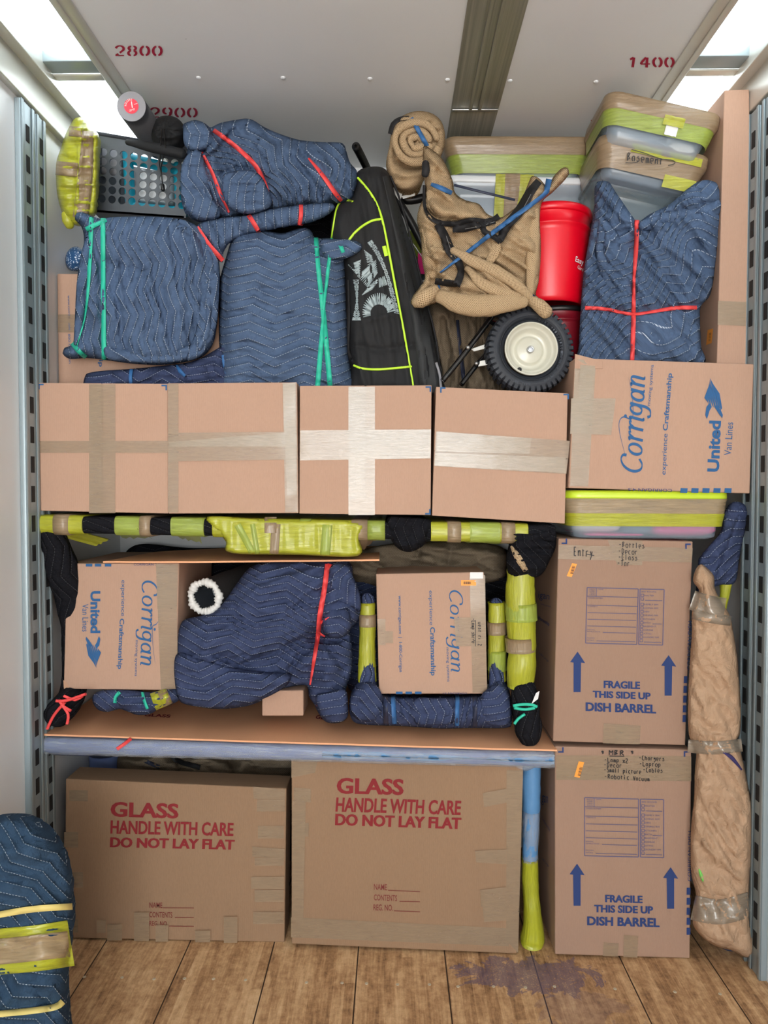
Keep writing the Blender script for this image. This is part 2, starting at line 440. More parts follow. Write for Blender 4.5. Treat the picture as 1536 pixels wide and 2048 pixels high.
def corrigan(ink, bl, br, up, w=.19):
    """the mover's name in slanted broad-pen letters; up = vector of cap height"""
    st = 'Corrigan'; tot = sum(GL[c][0] for c in st)-.05; bl = np.array(bl, float); ex = (np.array(br, float)-bl)/tot; ey = np.array(up, float)/1.47
    x = 0; un = np.linalg.norm(ey)
    for c in st:
        adv, sk = GL[c]
        for s_ in sk:
            pts = [bl+ex*(x+a+.16*b)+ey*b for a, b in s_]; ink.stroke(catmull(pts, False, 2.0), un*.07, un*w, math.atan2(ex[1], ex[0]))
        if c == 'i': ink.poly([bl+ex*(x+.38+.11*math.cos(k*.7))+ey*(1.28+.11*math.sin(k*.7)) for k in range(9)])
        x += adv
def bird(ink, o, ex, ey, w=1.0):
    """winged mark: feathers sweeping from the head"""
    o = np.array(o, float); ex = np.array(ex, float); ey = np.array(ey, float)
    q = lambda a, b: o+ex*a+ey*b
    for k in range(7):
        t = k/6; L = 1.0-.35*abs(t-.25)
        a0 = q(.22+.03*k, .12+.10*k); a1 = q(.22+L*.42, .25+.10*k+.05*t); a2 = q(.25+L*.8, .62-.02*k+.06*t*3)
        b1 = q(.25+L*.42, .17+.10*k); b0 = q(.27, .05+.10*k)
        ink.poly([a0, a1, a2, b1, b0])
    ink.poly([q(0, .78), q(.1, .86), q(.3, .8), q(.42, .62), q(.3, .55), q(.2, .66), q(.08, .72)])
    ink.poly([q(.02, .05), q(.12, .2), q(.3, .42), q(.36, .3), q(.22, .12), q(.1, .02)])
# ------------------------------------------------------------------ materials
def lin(r, g, b):
    f = lambda c: (c/255/12.92) if c/255 <= .04045 else ((c/255+.055)/1.055)**2.4
    return (f(r), f(g), f(b), 1)
class NT:
    def __init__(s, name):
        s.m = bpy.data.materials.new(name); s.m.use_nodes = True; s.t = s.m.node_tree; s.t.nodes.clear()
        s.out = s.n('ShaderNodeOutputMaterial'); s.b = s.n('ShaderNodeBsdfPrincipled'); s.l(s.b.outputs[0], s.out.inputs[0])
    def n(s, ty, **kw):
        x = s.t.nodes.new(ty)
        for k, v in kw.items(): setattr(x, k, v)
        return x
    def l(s, a, b): s.t.links.new(a, b)
    def v(s, sock, val):
        if hasattr(val, 'is_linked') or isinstance(val, bpy.types.NodeSocket): s.l(val, sock)
        else: sock.default_value = val
    def M(s, op, a, b=0., c=0.):
        x = s.n('ShaderNodeMath', operation=op); s.v(x.inputs[0], a); s.v(x.inputs[1], b)
        if op in ('MULTIPLY_ADD', 'SMOOTH_MIN', 'WRAP', 'COMPARE'): s.v(x.inputs[2], c)
        return x.outputs[0]
    def coord(s, which='Object'): return s.n('ShaderNodeTexCoord').outputs[which]
    def sep(s, vec):
        x = s.n('ShaderNodeSeparateXYZ'); s.l(vec, x.inputs[0]); return x.outputs
    def map(s, vec, scale=(1, 1, 1), rot=(0, 0, 0), loc=(0, 0, 0)):
        x = s.n('ShaderNodeMapping'); s.l(vec, x.inputs[0]); x.inputs['Scale'].default_value = scale; x.inputs['Rotation'].default_value = rot; x.inputs['Location'].default_value = loc
        return x.outputs[0]
    def noise(s, vec, scale, detail=3, rough=.55, dist=0.):
        x = s.n('ShaderNodeTexNoise'); s.l(vec, x.inputs['Vector']); x.inputs['Scale'].default_value = scale; x.inputs['Detail'].default_value = detail
        x.inputs['Roughness'].default_value = rough; x.inputs['Distortion'].default_value = dist; return x.outputs['Fac']
    def ramp(s, f, stops):
        x = s.n('ShaderNodeValToRGB'); s.l(f, x.inputs[0]); e = x.color_ramp.elements
        while len(e) < len(stops): e.new(.5)
        for k, (p, c) in enumerate(stops):
            e[k].position = p; e[k].color = c if len(c) == 4 else (*c, 1)
        return x.outputs[0]
    def mix(s, f, a, b):
        x = s.n('ShaderNodeMix', data_type='RGBA'); s.v(x.inputs[0], f); s.v(x.inputs[6], a); s.v(x.inputs[7], b); return x.outputs[2]
    def bump(s, h, strength=.5, dist=.01, prev=None):
        x = s.n('ShaderNodeBump'); s.v(x.inputs['Height'], h); x.inputs['Strength'].default_value = strength; x.inputs['Distance'].default_value = dist
        if prev: s.l(prev, x.inputs['Normal'])
        return x.outputs[0]
    def fin(s, color=None, rough=.8, metal=0., normal=None, coat=0., sheen=0., spec=None, alpha=None):
        b = s.b
        if color is not None: s.v(b.inputs['Base Color'], color)
        s.v(b.inputs['Roughness'], rough); b.inputs['Metallic'].default_value = metal
        if normal: s.l(normal, b.inputs['Normal'])
        if coat: b.inputs['Coat Weight'].default_value = coat; b.inputs['Coat Roughness'].default_value = .12
        if sheen: b.inputs['Sheen Weight'].default_value = sheen
        if spec is not None: b.inputs['Specular IOR Level'].default_value = spec
        if alpha is not None: s.v(b.inputs['Alpha'], alpha)
        return s.m
def plain(name, c, rough=.7, metal=0., bs=0, bst=.3, bd=.002, var=0., **kw):
    n = NT(name); co = n.coord(); col = c; nr = None
    if var:
        f = n.noise(co, 14, 4); col = n.mix(f, tuple(x*(1-var) for x in c[:3])+(1,), tuple(min(1, x*(1+var)) for x in c[:3])+(1,))
    if bs: nr = n.bump(n.noise(co, bs, 4), bst, bd)
    return n.fin(col, rough, metal, nr, **kw)

def quilt_mat(name, c0, c1, line, spacing=.031, per=.195, amp=.036, lw=.05):
    n = NT(name); uv = n.coord('UV'); s_ = n.sep(uv); u, v = s_[0], s_[1]
    tri = n.M('PINGPONG', u, per/2)                             # 0..per/2
    z = n.M('MULTIPLY_ADD', tri, amp/(per/2), v)
    q = n.M('DIVIDE', z, spacing)
    f = n.M('PINGPONG', n.M('ADD', q, .5), .5)                    # 0 at the stitch
    f2 = n.M('ABSOLUTE', n.M('SUBTRACT', n.M('FRACT', q), .5))    # .5 at stitch -> 0 mid
    st = n.M('GREATER_THAN', f2, .5-lw*.62)
    dash = n.M('GREATER_THAN', n.M('FRACT', n.M('DIVIDE', u, .0085)), .36)
    wob = n.M('GREATER_THAN', n.noise(uv, 30, 2), .30)
    ln = n.M('MULTIPLY', n.M('MULTIPLY', st, dash), wob)
    puff = n.M('SUBTRACT', 1.0, n.M('POWER', n.M('MULTIPLY', f2, 2.0), 3.0))
    wr = n.noise(n.map(uv, (1, 1, 1)), 42, 3, .6, .6)
    big = n.noise(uv, 9, 3)
    h = n.M('ADD', n.M('MULTIPLY', puff, .6), n.M('MULTIPLY', wr, .9))
    weave = n.noise(uv, 700, 1)
    nr = n.bump(h, .9, .012); nr = n.bump(weave, .25, .0006, nr)
    col = n.mix(n.M('MULTIPLY', n.M('ADD', big, wr), .5), c0, c1)
    col = n.mix(ln, col, line)
    return n.fin(col, .95, 0, nr, spec=.08)
M = {}
M['quilt'] = quilt_mat('blue_quilted_blanket', lin(64, 80, 108), lin(92, 112, 142), lin(182, 194, 210))
M['quilt_near'] = quilt_mat('teal_blue_quilted_blanket', lin(40, 58, 78), lin(60, 82, 106), lin(160, 172, 185))
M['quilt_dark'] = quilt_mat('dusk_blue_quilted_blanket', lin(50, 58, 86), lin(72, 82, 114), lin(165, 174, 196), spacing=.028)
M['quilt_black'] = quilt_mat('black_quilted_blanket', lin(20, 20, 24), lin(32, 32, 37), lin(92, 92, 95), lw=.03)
def cardboard(name, c, corr='Z', spk=.5):
    n = NT(name); co = n.coord(); 
    big = n.noise(co, 2.2, 3); sp = n.noise(n.map(co, (1, 1, .25)), 260, 3)
    s_ = n.sep(co); fl = n.M('SINE', n.M('MULTIPLY', s_[0 if corr == 'Z' else 2], 2*math.pi/.0072))
    k = .9+0*spk
    col = n.mix(big, tuple(x*.93 for x in c[:3])+(1,), tuple(x*1.06 for x in c[:3])+(1,))
    col = n.mix(n.M('MULTIPLY', n.M('SUBTRACT', sp, .35), spk), col, tuple(x*.72 for x in c[:3])+(1,))
    h = n.M('ADD', n.M('MULTIPLY', fl, .05), n.M('MULTIPLY', n.noise(co, 12, 4), 1.2))
    return n.fin(col, .82, 0, n.bump(h, .35, .0022), spec=.3)
M['card'] = cardboard('tan_cardboard', lin(184, 149, 128))
M['card_dish'] = cardboard('dish_barrel_cardboard', lin(160, 129, 110))
M['card_edge'] = cardboard('raw_cardboard', lin(192, 150, 122), 'X')
M['card_brown'] = cardboard('kraft_brown_cardboard', lin(150, 120, 94), spk=.9)
M['card_sheet'] = cardboard('flat_cardboard_sheet', lin(236, 174, 132))
M['ink_blue'] = plain('blue_ink', lin(42, 92, 142), .8)
M['ink_navy'] = plain('navy_ink', lin(36, 58, 110), .8)
M['ink_pale'] = plain('faded_blue_ink', lin(92, 88, 122), .8)
M['ink_red'] = plain('red_ink', lin(132, 30, 36), .8)
M['ink_darkred'] = plain('brownish_red_ink', lin(120, 50, 45), .8)
M['ink_black'] = plain('black_marker', lin(28, 24, 26), .6)
M['stencil'] = plain('crimson_stencil_paint', lin(170, 22, 60), .7)
M['orange'] = plain('orange_sticker', lin(250, 160, 60), .5)
M['label'] = plain('white_label', lin(225, 225, 225), .5)
def tape(name, c, alpha, rough=.2, sb=.35):
    n = NT(name); uv = n.coord('UV')
    s1 = n.noise(n.map(uv, (1, 7, 1)), 22, 4, .6, .8); s2 = n.noise(n.map(uv, (1, 1, 1)), 90, 2, .6, 1.2); s3 = n.noise(uv, 6, 2)
    h = n.M('ADD', s1, n.M('MULTIPLY', s2, .35))
    a = n.M('MULTIPLY_ADD', n.M('SUBTRACT', s1, .5), .35, alpha)
    r = n.M('MULTIPLY_ADD', s3, .25, rough-.1)
    return n.fin(n.mix(s3, c, tuple(min(1, x*1.12) for x in c[:3])+(1,)), r, 0, n.bump(h, sb*1.3, .003), coat=1.0, alpha=a)
M['tape'] = tape('clear_tan_packing_tape', lin(172, 155, 132), .62)
M['tape_dull'] = tape('dull_tan_packing_tape', lin(160, 138, 112), .60, .45, .15)
M['tape_paper'] = tape('wrinkled_grey_tape', lin(150, 135, 118), .8, .3, .6)
def film(name, c, alpha, rough=.28, ax=(1, 9, 1)):
    n = NT(name); uv = n.coord('UV')
    s1 = n.noise(n.map(uv, ax), 12, 5, .65, .5); s3 = n.noise(uv, 8, 2)
    a = n.M('MULTIPLY_ADD', n.M('SUBTRACT', s1, .45), .7, alpha)
    a = n.M('MINIMUM', n.M('MAXIMUM', a, .15), 1.0)
    col = n.mix(s3, c, tuple(x*.78 for x in c[:3])+(1,))
    return n.fin(col, rough, 0, n.bump(s1, .75, .006), coat=.3, alpha=a)
M['film_y'] = film('yellow_stretch_film', lin(192, 194, 50), .80)
M['film_g'] = film('yellow_green_stretch_film', lin(174, 192, 80), .72)
M['film_t'] = film('tan_stretch_tape', lin(162, 138, 108), .85)
M['film_c'] = film('clear_stretch_film', lin(205, 212, 222), .30, .15)
M['film_tc'] = film('clear_tan_film', lin(196, 170, 132), .62, .15)
for k, c in (('band_red', (232, 72, 72)), ('band_teal', (40, 186, 156)), ('band_blue', (52, 104, 160)), ('band_cream', (222, 200, 120)), ('band_orange', (225, 95, 75)), ('band_navy', (38, 44, 66))):
    M[k] = plain(k, lin(*c), .55)
def burlap(name, c, dark):
    n = NT(name); uv = n.coord('UV'); s_ = n.sep(uv); wv = n.noise(uv, 160, 2)
    a = n.M('SINE', n.M('MULTIPLY_ADD', wv, 2.2, n.M('MULTIPLY', s_[0], 2*math.pi/.0062))); b = n.M('SINE', n.M('MULTIPLY_ADD', wv, 2.2, n.M('MULTIPLY', s_[1], 2*math.pi/.0062)))
    w = n.M('MULTIPLY', a, b); g = n.M('MULTIPLY_ADD', w, .5, .5); big = n.noise(uv, 11, 4)
    col = n.mix(big, c, tuple(x*.8 for x in c[:3])+(1,)); col = n.mix(n.ramp(g, [(.12, (1, 1, 1)), (.48, (0, 0, 0))]), col, dark)
    nr = n.bump(n.noise(uv, 30, 4, .6, .5), .5, .012); nr = n.bump(g, .5, .0016, nr)
    return n.fin(col, 1.0, 0, nr, spec=.03)
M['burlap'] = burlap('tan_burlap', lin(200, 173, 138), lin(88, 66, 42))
M['burlap_dark'] = burlap('dark_burlap', lin(130, 116, 98), lin(64, 53, 42))  # darker, greyer burlap for the bundles further back
M['binding'] = plain('black_binding', lin(26, 25, 28), .75, bs=300, bst=.4, bd=.001)
M['thread'] = plain('grey_thread', lin(120, 120, 120), .8)
M['nylon'] = plain('black_nylon', lin(22, 23, 26), .8, bs=18, bst=.3, bd=.01)
M['mesh'] = plain('black_mesh_cloth', lin(38, 40, 42), .7, bs=420, bst=.7, bd=.001)
M['black'] = plain('black_plastic', lin(18, 18, 20), .4)
M['blackgloss'] = plain('black_gloss_tube', lin(14, 14, 16), .18, coat=.5)
M['lime'] = plain('lime_piping', lin(200, 245, 60), .5)
M['print'] = plain('pale_grey_print', lin(165, 180, 184), .6)
M['rubber'] = plain('tyre_rubber', lin(44, 48, 56), .62, bs=60, bst=.2, bd=.001)
M['rim'] = plain('ivory_painted_rim', lin(205, 203, 188), .35, var=.04, coat=.3)
M['bracket'] = plain('white_bracket', lin(225, 225, 220), .4)
M['steel'] = plain('zinc_steel', lin(190, 192, 195), .35, 1.0)
M['red'] = plain('glossy_red_plastic', lin(225, 0, 32), .38, coat=.1)
M['darkred'] = plain('dark_red_plastic', lin(120, 12, 30), .4)
M['white'] = plain('white_plastic', lin(228, 232, 236), .4)
M['limelid'] = plain('lime_plastic', lin(200, 226, 50), .35, coat=.2)
M['pink'] = plain('pink_cloth', lin(232, 40, 130), .8, bs=30, bst=.6, bd=.006)
M['offwhite'] = plain('off_white_cloth', lin(225, 222, 215), .85, bs=30, bst=.6, bd=.006)
M['greycloth'] = plain('slate_grey_cloth', lin(92, 106, 122), .85, bs=24, bst=.6, bd=.006)
M['ochre'] = plain('orange_cloth', lin(235, 175, 50), .85, bs=30, bst=.6, bd=.006)
M['teal'] = plain('teal_foam', lin(10, 165, 195), .5)
M['foam'] = plain('grey_foam', lin(112, 113, 120), .8, bs=200, bst=.2, bd=.001)
M['foamend'] = plain('pale_grey_foam_end', lin(150, 150, 156), .8)
M['sticker'] = plain('coral_red_sticker', lin(240, 60, 80), .5)
M['basket'] = plain('charcoal_plastic', lin(66, 70, 76), .38, var=.1)
M['rug'] = plain('dark_rug_back', lin(52, 50, 50), .9, bs=150, bst=.8, bd=.003)
M['rugwhite'] = plain('white_crimped_wrap', lin(222, 220, 216), .5, bs=60, bst=.7, bd=.003)
M['darkpipe'] = plain('dark_core', lin(60, 64, 70), .3)
def paper():
    n = NT('kraft_paper'); co = n.coord()
    v1 = n.n('ShaderNodeTexVoronoi', feature='DISTANCE_TO_EDGE'); n.l(n.map(co, (1, 1, .8), (.3, .2, .5)), v1.inputs['Vector']); v1.inputs['Scale'].default_value = 16
    nz = n.noise(co, 9, 5, .6, 1.2); nz2 = n.noise(co, 34, 4, .6, 1.5)
    h = n.M('ADD', n.M('MULTIPLY', nz, 2.0), n.M('MULTIPLY', nz2, .5)); h = n.M('ADD', h, n.M('MULTIPLY', n.M('MINIMUM', v1.outputs['Distance'], .12), 2.0))
    return n.fin(n.mix(nz, lin(190, 158, 130), lin(164, 132, 104)), .72, 0, n.bump(h, .55, .014), spec=.3)
M['paper'] = paper()
def sparkle():
    n = NT('blue_sequin_cloth'); co = n.coord(); v1 = n.n('ShaderNodeTexVoronoi'); n.l(co, v1.inputs['Vector']); v1.inputs['Scale'].default_value = 130
    return n.fin(n.ramp(v1.outputs['Distance'], [(0, lin(225, 235, 245)), (.28, lin(200, 215, 235)), (.36, lin(38, 84, 132))]), .5)
M['sparkle'] = sparkle()
def clear(name, c, a, rough=.18):
    n = NT(name); co = n.coord()
    return n.fin(c, rough, 0, n.bump(n.noise(co, 9, 3), .15, .004), coat=.4, alpha=a)
M['clear'] = clear('cloudy_clear_plastic', lin(180, 196, 212), .42)
M['cleargrey'] = clear('smoky_clear_plastic', lin(126, 142, 150), .55)
# trailer shell
def floor_mat():
    n = NT('worn_hardwood_decking'); co = n.coord(); s_ = n.sep(co)
    x = n.M('ADD', s_[0], 10.03)
    bd = n.M('FRACT', n.M('DIVIDE', x, .3095)); e = n.M('MINIMUM', bd, n.M('SUBTRACT', 1.0, bd)); gap = n.M('LESS_THAN', e, .0075)
    sid = n.M('FLOOR', n.M('DIVIDE', x, .0387)); bid = n.M('FLOOR', n.M('DIVIDE', x, .3095))
    yb = n.M('FLOOR', n.M('MULTIPLY_ADD', sid, .37, n.M('DIVIDE', s_[1], .9)))
    cm = n.n('ShaderNodeCombineXYZ'); n.l(sid, cm.inputs[0]); n.l(yb, cm.inputs[1]); wn = n.n('ShaderNodeTexWhiteNoise', noise_dimensions='2D'); n.l(cm.outputs[0], wn.inputs['Vector'])
    wb = n.n('ShaderNodeTexWhiteNoise', noise_dimensions='1D'); n.l(bid, wb.inputs['W'])
    gr = n.noise(n.map(co, (90, 5, 1)), 1.0, 6, .7, .6); gr2 = n.noise(n.map(co, (14, 3.5, 1)), 1.0, 5, .7, .4); fine = n.noise(n.map(co, (300, 40, 1)), 1.0, 3)
    mott = n.noise(co, 34, 5, .75)
    t = n.M('ADD', n.M('MULTIPLY', gr, .55), n.M('MULTIPLY', wn.outputs['Value'], .16)); t = n.M('ADD', t, n.M('MULTIPLY', n.M('SUBTRACT', gr2, .5), .75)); t = n.M('ADD', t, n.M('MULTIPLY', n.M('SUBTRACT', mott, .5), .6))
    t = n.M('ADD', t, n.M('MULTIPLY', n.M('SUBTRACT', wb.outputs['Value'], .5), .08))
    col = n.ramp(t, [(.08, lin(110, 78, 52)), (.3, lin(180, 138, 98)), (.48, lin(214, 174, 130)), (.75, lin(236, 206, 162))])
    col = n.mix(gap, col, lin(58, 38, 24))
    # purple paint stain with scraped streaks
    def stain(cx, cy, rx, ry):
        a = n.M('DIVIDE', n.M('SUBTRACT', s_[0], cx), rx); b = n.M('DIVIDE', n.M('SUBTRACT', s_[1], cy), ry)
        d = n.M('SQRT', n.M('ADD', n.M('MULTIPLY', a, a), n.M('MULTIPLY', b, b)))
        w = n.M('MULTIPLY', n.M('SUBTRACT', n.noise(co, 9, 5, .65, 1.0), .5), 2.6)
        return n.M('LESS_THAN', n.M('ADD', d, w), .85)
    s1 = stain(.47, 2.43, .27, .11); s2 = stain(.60, 2.27, .16, .12); s3 = stain(.42, 2.13, .12, .07)
    scr = n.M('GREATER_THAN', n.noise(n.map(co, (1, 1, 1), (0, 0, .5)), 42, 3, .7, 3.5), .40)
    sm = n.M('MAXIMUM', n.M('MULTIPLY', s1, scr), n.M('MULTIPLY', s2, .35)); sm = n.M('MAXIMUM', sm, n.M('MULTIPLY', s3, scr))
    col = n.mix(n.M('MULTIPLY', sm, .68), col, n.mix(n.noise(co, 12, 2), lin(96, 78, 112), lin(112, 100, 108)))
    h = n.M('SUBTRACT', n.M('ADD', gr, mott), n.M('MULTIPLY', gap, 2.0))
    return n.fin(col, n.M('MULTIPLY_ADD', gr, .3, .5), 0, n.bump(h, .35, .003), spec=.35)
M['floor'] = floor_mat()
def panel(name, c, rough, scuff=.5, metal=0.):
    n = NT(name); co = n.coord(); s1 = n.noise(co, 3, 4); s2 = n.noise(n.map(co, (1, 1, 3)), 16, 5, .7, 1.5)
    sc = n.M('MULTIPLY', n.M('GREATER_THAN', s2, .73), scuff)
    col = n.mix(s1, tuple(x*.94 for x in c[:3])+(1,), c); col = n.mix(sc, col, tuple(x*.45 for x in c[:3])+(1,))
    return n.fin(col, rough, metal, n.bump(n.noise(co, 2.5, 2), .2, .01))
M['wall'] = panel('painted_wall_panel', lin(228, 229, 230), .32, .25)
M['ceiling'] = panel('off_white_ceiling_panel', lin(232, 234, 236), .5, .4)
M['rail'] = panel('aluminium_rail', lin(214, 212, 204), .35, .3, .3)
M['galv'] = panel('galvanised_steel', lin(158, 172, 178), .42, .3, .4)
M['slot'] = plain('slot_shade', lin(24, 24, 26), .8)
def alu():
    n = NT('brushed_aluminium'); co = n.coord(); s1 = n.noise(n.map(co, (60, .6, 1)), 1.0, 5, .7)
    return n.fin(n.ramp(s1, [(.3, lin(140, 139, 128)), (.7, lin(200, 198, 184))]), n.M('MULTIPLY_ADD', s1, .3, .3), .55, n.bump(s1, .3, .002))
M['alu'] = alu()
def skylight():
    n = NT('translucent_roof_sheet'); co = n.coord(); t = n.n('ShaderNodeBsdfTranslucent'); d = n.n('ShaderNodeBsdfDiffuse'); mx = n.n('ShaderNodeMixShader')
    nz = n.noise(co, 26, 5, .65, .8); s_ = n.sep(co)
    g = n.M('MULTIPLY', n.M('SINE', n.M('MULTIPLY', s_[0], 900)), n.M('SINE', n.M('MULTIPLY', s_[1], 700)))
    c = n.ramp(nz, [(.33, (.30, .34, .36, 1)), (.44, (.46, .485, .495, 1)), (.6, (.55, .56, .56, 1))])
    n.l(c, t.inputs[0]); d.inputs[0].default_value = (.6, .62, .62, 1); mx.inputs[0].default_value = .12
    n.l(t.outputs[0], mx.inputs[1]); n.l(d.outputs[0], mx.inputs[2]); n.l(mx.outputs[0], n.out.inputs[0]); return n.m
M['skylight'] = skylight()
# ------------------------------------------------------------------ the trailer
ZC = 3.11; XW = 1.26; YB = 3.32
def struct(name, V, F, mt, parent=None, **kw): return mk(name, V, F, mt, parent, kind='structure', **kw)
fl = struct('floor', *aabb(-XW-.03, XW+.03, Y_REAR, YB, -.06, 0, 0), M['floor'], smooth=False)
fl.location = (0, 0, 0); fl.data.transform(Matrix.Translation((0, (Y_REAR+YB)/2, -.06)))
nd = bpy.data.meshes.new('nail_head')
nV = [(0.006*math.cos(k*math.pi/5), .006*math.sin(k*math.pi/5), 0) for k in range(10)]+[(0.005*math.cos(k*math.pi/5), .005*math.sin(k*math.pi/5), .0016) for k in range(10)]
nd.from_pydata(nV, [], [(k, (k+1) % 10, 10+(k+1) % 10, 10+k) for k in range(10)]+[tuple(range(10, 20))]); nd.materials.append(plain('worn_nail', lin(190, 176, 150), .45))
for px, py in ((169, 1954), (244, 1955), (308, 1958), (369, 1957), (427, 1958), (491, 1960), (613, 1965), (684, 1966), (733, 1967), (795, 1969), (859, 1969), (916, 1973), (987, 1973), (1051, 1975), (1109, 1973), (1350, 1984), (1230, 1978), (1440, 1988)):
    q = PZ(px, py, 0); o = bpy.data.objects.new('nail_head', nd); COL.objects.link(o); o.location = tuple(q); o.parent = fl; o['kind'] = 'structure'
struct('wall_left', *aabb(-XW-.03, -XW, Y_REAR, YB, 0, ZC+.05, 0), M['wall'], smooth=False)
struct('wall_right', *aabb(XW, XW+.03, Y_REAR, YB, 0, ZC+.05, 0), M['wall'], smooth=False)
struct('wall_back', *aabb(-XW, XW, YB, YB+.04, -.06, ZC+.05, 0), M['wall'], smooth=False)
ceil = struct('ceiling', *aabb(-1.015, 1.015, Y_REAR, YB, ZC, ZC+.02, 0), M['ceiling'], smooth=False)
# ceiling joint cover with ribs ; a bright steel strip stands in for light leaking at the seam
cj = struct('trim_1', *aabb(.219, .399, Y_REAR, 2.805, ZC-.006, ZC, .002), M['alu'])
struct('rib', *aabb(.285, .297, Y_REAR, 2.805, ZC-.013, ZC-.005, .002), M['alu'], cj)
struct('rib', *aabb(.32, .332, Y_REAR, 2.805, ZC-.013, ZC-.005, .002), M['alu'], cj)
cj2 = struct('trim_2', *aabb(.219, .399, 2.812, YB, ZC-.004, ZC, .001), M['alu'])
struct('seam_light_strip', *aabb(.222, .396, 2.803, 2.817, ZC-.012, ZC-.006, .002), M['steel'], cj2)
# rivets
rv = bpy.data.meshes.new('rivet'); V = []; F = []
for r_, z_ in ((.009, 0), (.008, -.003), (.004, -.005)):
    V += [(r_*math.cos(k*math.pi/6), r_*math.sin(k*math.pi/6), z_) for k in range(12)]
for j in range(2): F += [(j*12+k, j*12+(k+1) % 12, (j+1)*12+(k+1) % 12, (j+1)*12+k) for k in range(12)]
F.append(tuple(range(24, 36))); rv.from_pydata(V, [], F); rv.materials.append(M['white'])
for px, py in ((397, 155), (566, 155), (740, 157), (895, 159), (1020, 161), (1192, 163), (237, 158), (1340, 166)):
    q = PZ(px, py, ZC); o = bpy.data.objects.new('rivet', rv); COL.objects.link(o); o.location = tuple(q-org(ceil)); o.parent = ceil; o['kind'] = 'structure'
# stencilled load marks
cf = Face((0, 0, ZC), (1, 0, ZC), (0, 1, ZC)); cf.n = np.array([0, 0, -1.0])
def sten(ink, ch, x, y, w, h):
    sk = {'0': [arc(.5, .5, .36, .44, 105, 255), arc(.5, .5, .36, .44, -75, 75)], '2': [arc(.5, .68, .34, .28, 170, -20, 10)+[(.5, .3)], [(.38, .2), (.15, .07)], [(.12, .04), (.88, .04)]],
          '8': [arc(.5, .27, .34, .24, 110, 250), arc(.5, .27, .34, .24, -70, 70), arc(.5, .75, .3, .2, 110, 250), arc(.5, .75, .3, .2, -70, 70)],
          '9': [arc(.5, .66, .34, .3, 110, 260), arc(.5, .66, .34, .3, -60, 70), [(.84, .55), (.7, .2), (.35, .04)]], '1': [[(.2, .75), (.5, .95)], [(.55, .95), (.42, .02)]],
          '4': [[(.55, .95), (.1, .38), (.5, .34)], [(.7, .34), (.92, .34)], [(.66, .95), (.6, 0)]], '-': [[(.1, .5), (.9, .5)]]}[ch]
    for s_ in sk: ink.stroke(catmull([(x+w*a, y-h*b) for a, b in s_], False, 2), h*.10, h*.25, 0)
for txt, x, y, w, h in (('2800', 228, 111, 25, 21), ('2900', 298, 234, 25, 20), ('1400', 1256, 134, 24, 21), ('-', 1180, 250, 18, 20)):
    k = Ink()
    for i, ch in enumerate(txt): sten(k, ch, x+i*w, y, w*.92, h)
    k.build('stencilled_number', cf, M['stencil'], ceil, .0015, label='red stencilled load mark').__setitem__('kind', 'structure')
# skylight strips, edge rails, roof bows
n = 0
for s_ in (-1, 1):
    x0, x1 = sorted((s_*1.015, s_*1.195))
    n += 1; w = struct('window_%d' % n, [(x0, Y_REAR, ZC+.046), (x1, Y_REAR, ZC+.046), (x1, YB, ZC+.046), (x0, YB, ZC+.046)], [(0, 1, 2, 3)], M['skylight'], smooth=False)
    e = struct('trim_%d' % (n+2), *aabb(s_*1.005-.012, s_*1.005+.012, Y_REAR, YB, ZC-.012, ZC+.05, .003), M['rail'])
    struct('lip', *aabb(min(s_*.955, s_*1.0), max(s_*.955, s_*1.0), Y_REAR, YB, ZC-.008, ZC-.001, .002), M['rail'], e)
    a, b = sorted((s_*1.195, s_*1.262)); r = struct('trim_%d' % (n+4), *aabb(a, b, Y_REAR, YB, ZC-.03, ZC+.05, .004), M['rail'])
    a, b = sorted((s_*1.235, s_*1.262)); struct('lip', *aabb(a, b, Y_REAR, YB, ZC-.14, ZC-.02, .004), M['rail'], r)
    k_ = 6
    for yb in (2.50, 1.3, .1, -1.1, -2.3):
        k_ += 1; bw = struct('trim_%d' % (k_+3*n), *aabb(x0-.003, x1+.003, yb, yb+.075, ZC+.005, ZC+.043, .003), M['galv'])
        struct('flange', *aabb(x0, x1, yb+.075, yb+.11, ZC+.0, ZC+.006, .001), M['rail'], bw)
# logistic track posts on both walls: folded steel with slots
def post(num, s_, y0, y1, ys):
    xi = s_*(XW-.022); xa, xb = sorted((s_*XW, xi))
    p = struct('trim_%d' % num, *aabb(xa, xb, y0, y1, .0, ZC-.15, .004), M['galv'])
    xr = s_*(XW-.026); xc, xd = sorted((xi, xr))
    struct('fold', *aabb(xc, xd, y0, y0+.018, 0, ZC-.15, .003), M['galv'], p); struct('fold', *aabb(xc, xd, y1-.018, y1, 0, ZC-.15, .003), M['galv'], p)
    sm = bpy.data.meshes.new('slot'); xe = s_*.0012
    Vs, Fs = aabb(-.0012, .0012, -.012, .012, -.028, .028, .0008, 1); sm.from_pydata(Vs, [], Fs); sm.materials.append(M['slot'])  # near-black plates; the shade inside the slots is put into their colour
    z = .12
    while z < ZC-.2:
        o = bpy.data.objects.new('slot', sm); COL.objects.link(o); o.parent = p; o.location = tuple(np.array([xi-s_*.0005, ys, z])-org(p)); o['kind'] = 'structure'; z += .1015
post(20, -1, 2.43, 2.52, 2.475); post(21, -1, 2.535, 2.60, 2.57)
post(22, 1, 2.41, 2.49, 2.45); post(23, 1, 2.51, 2.59, 2.55)
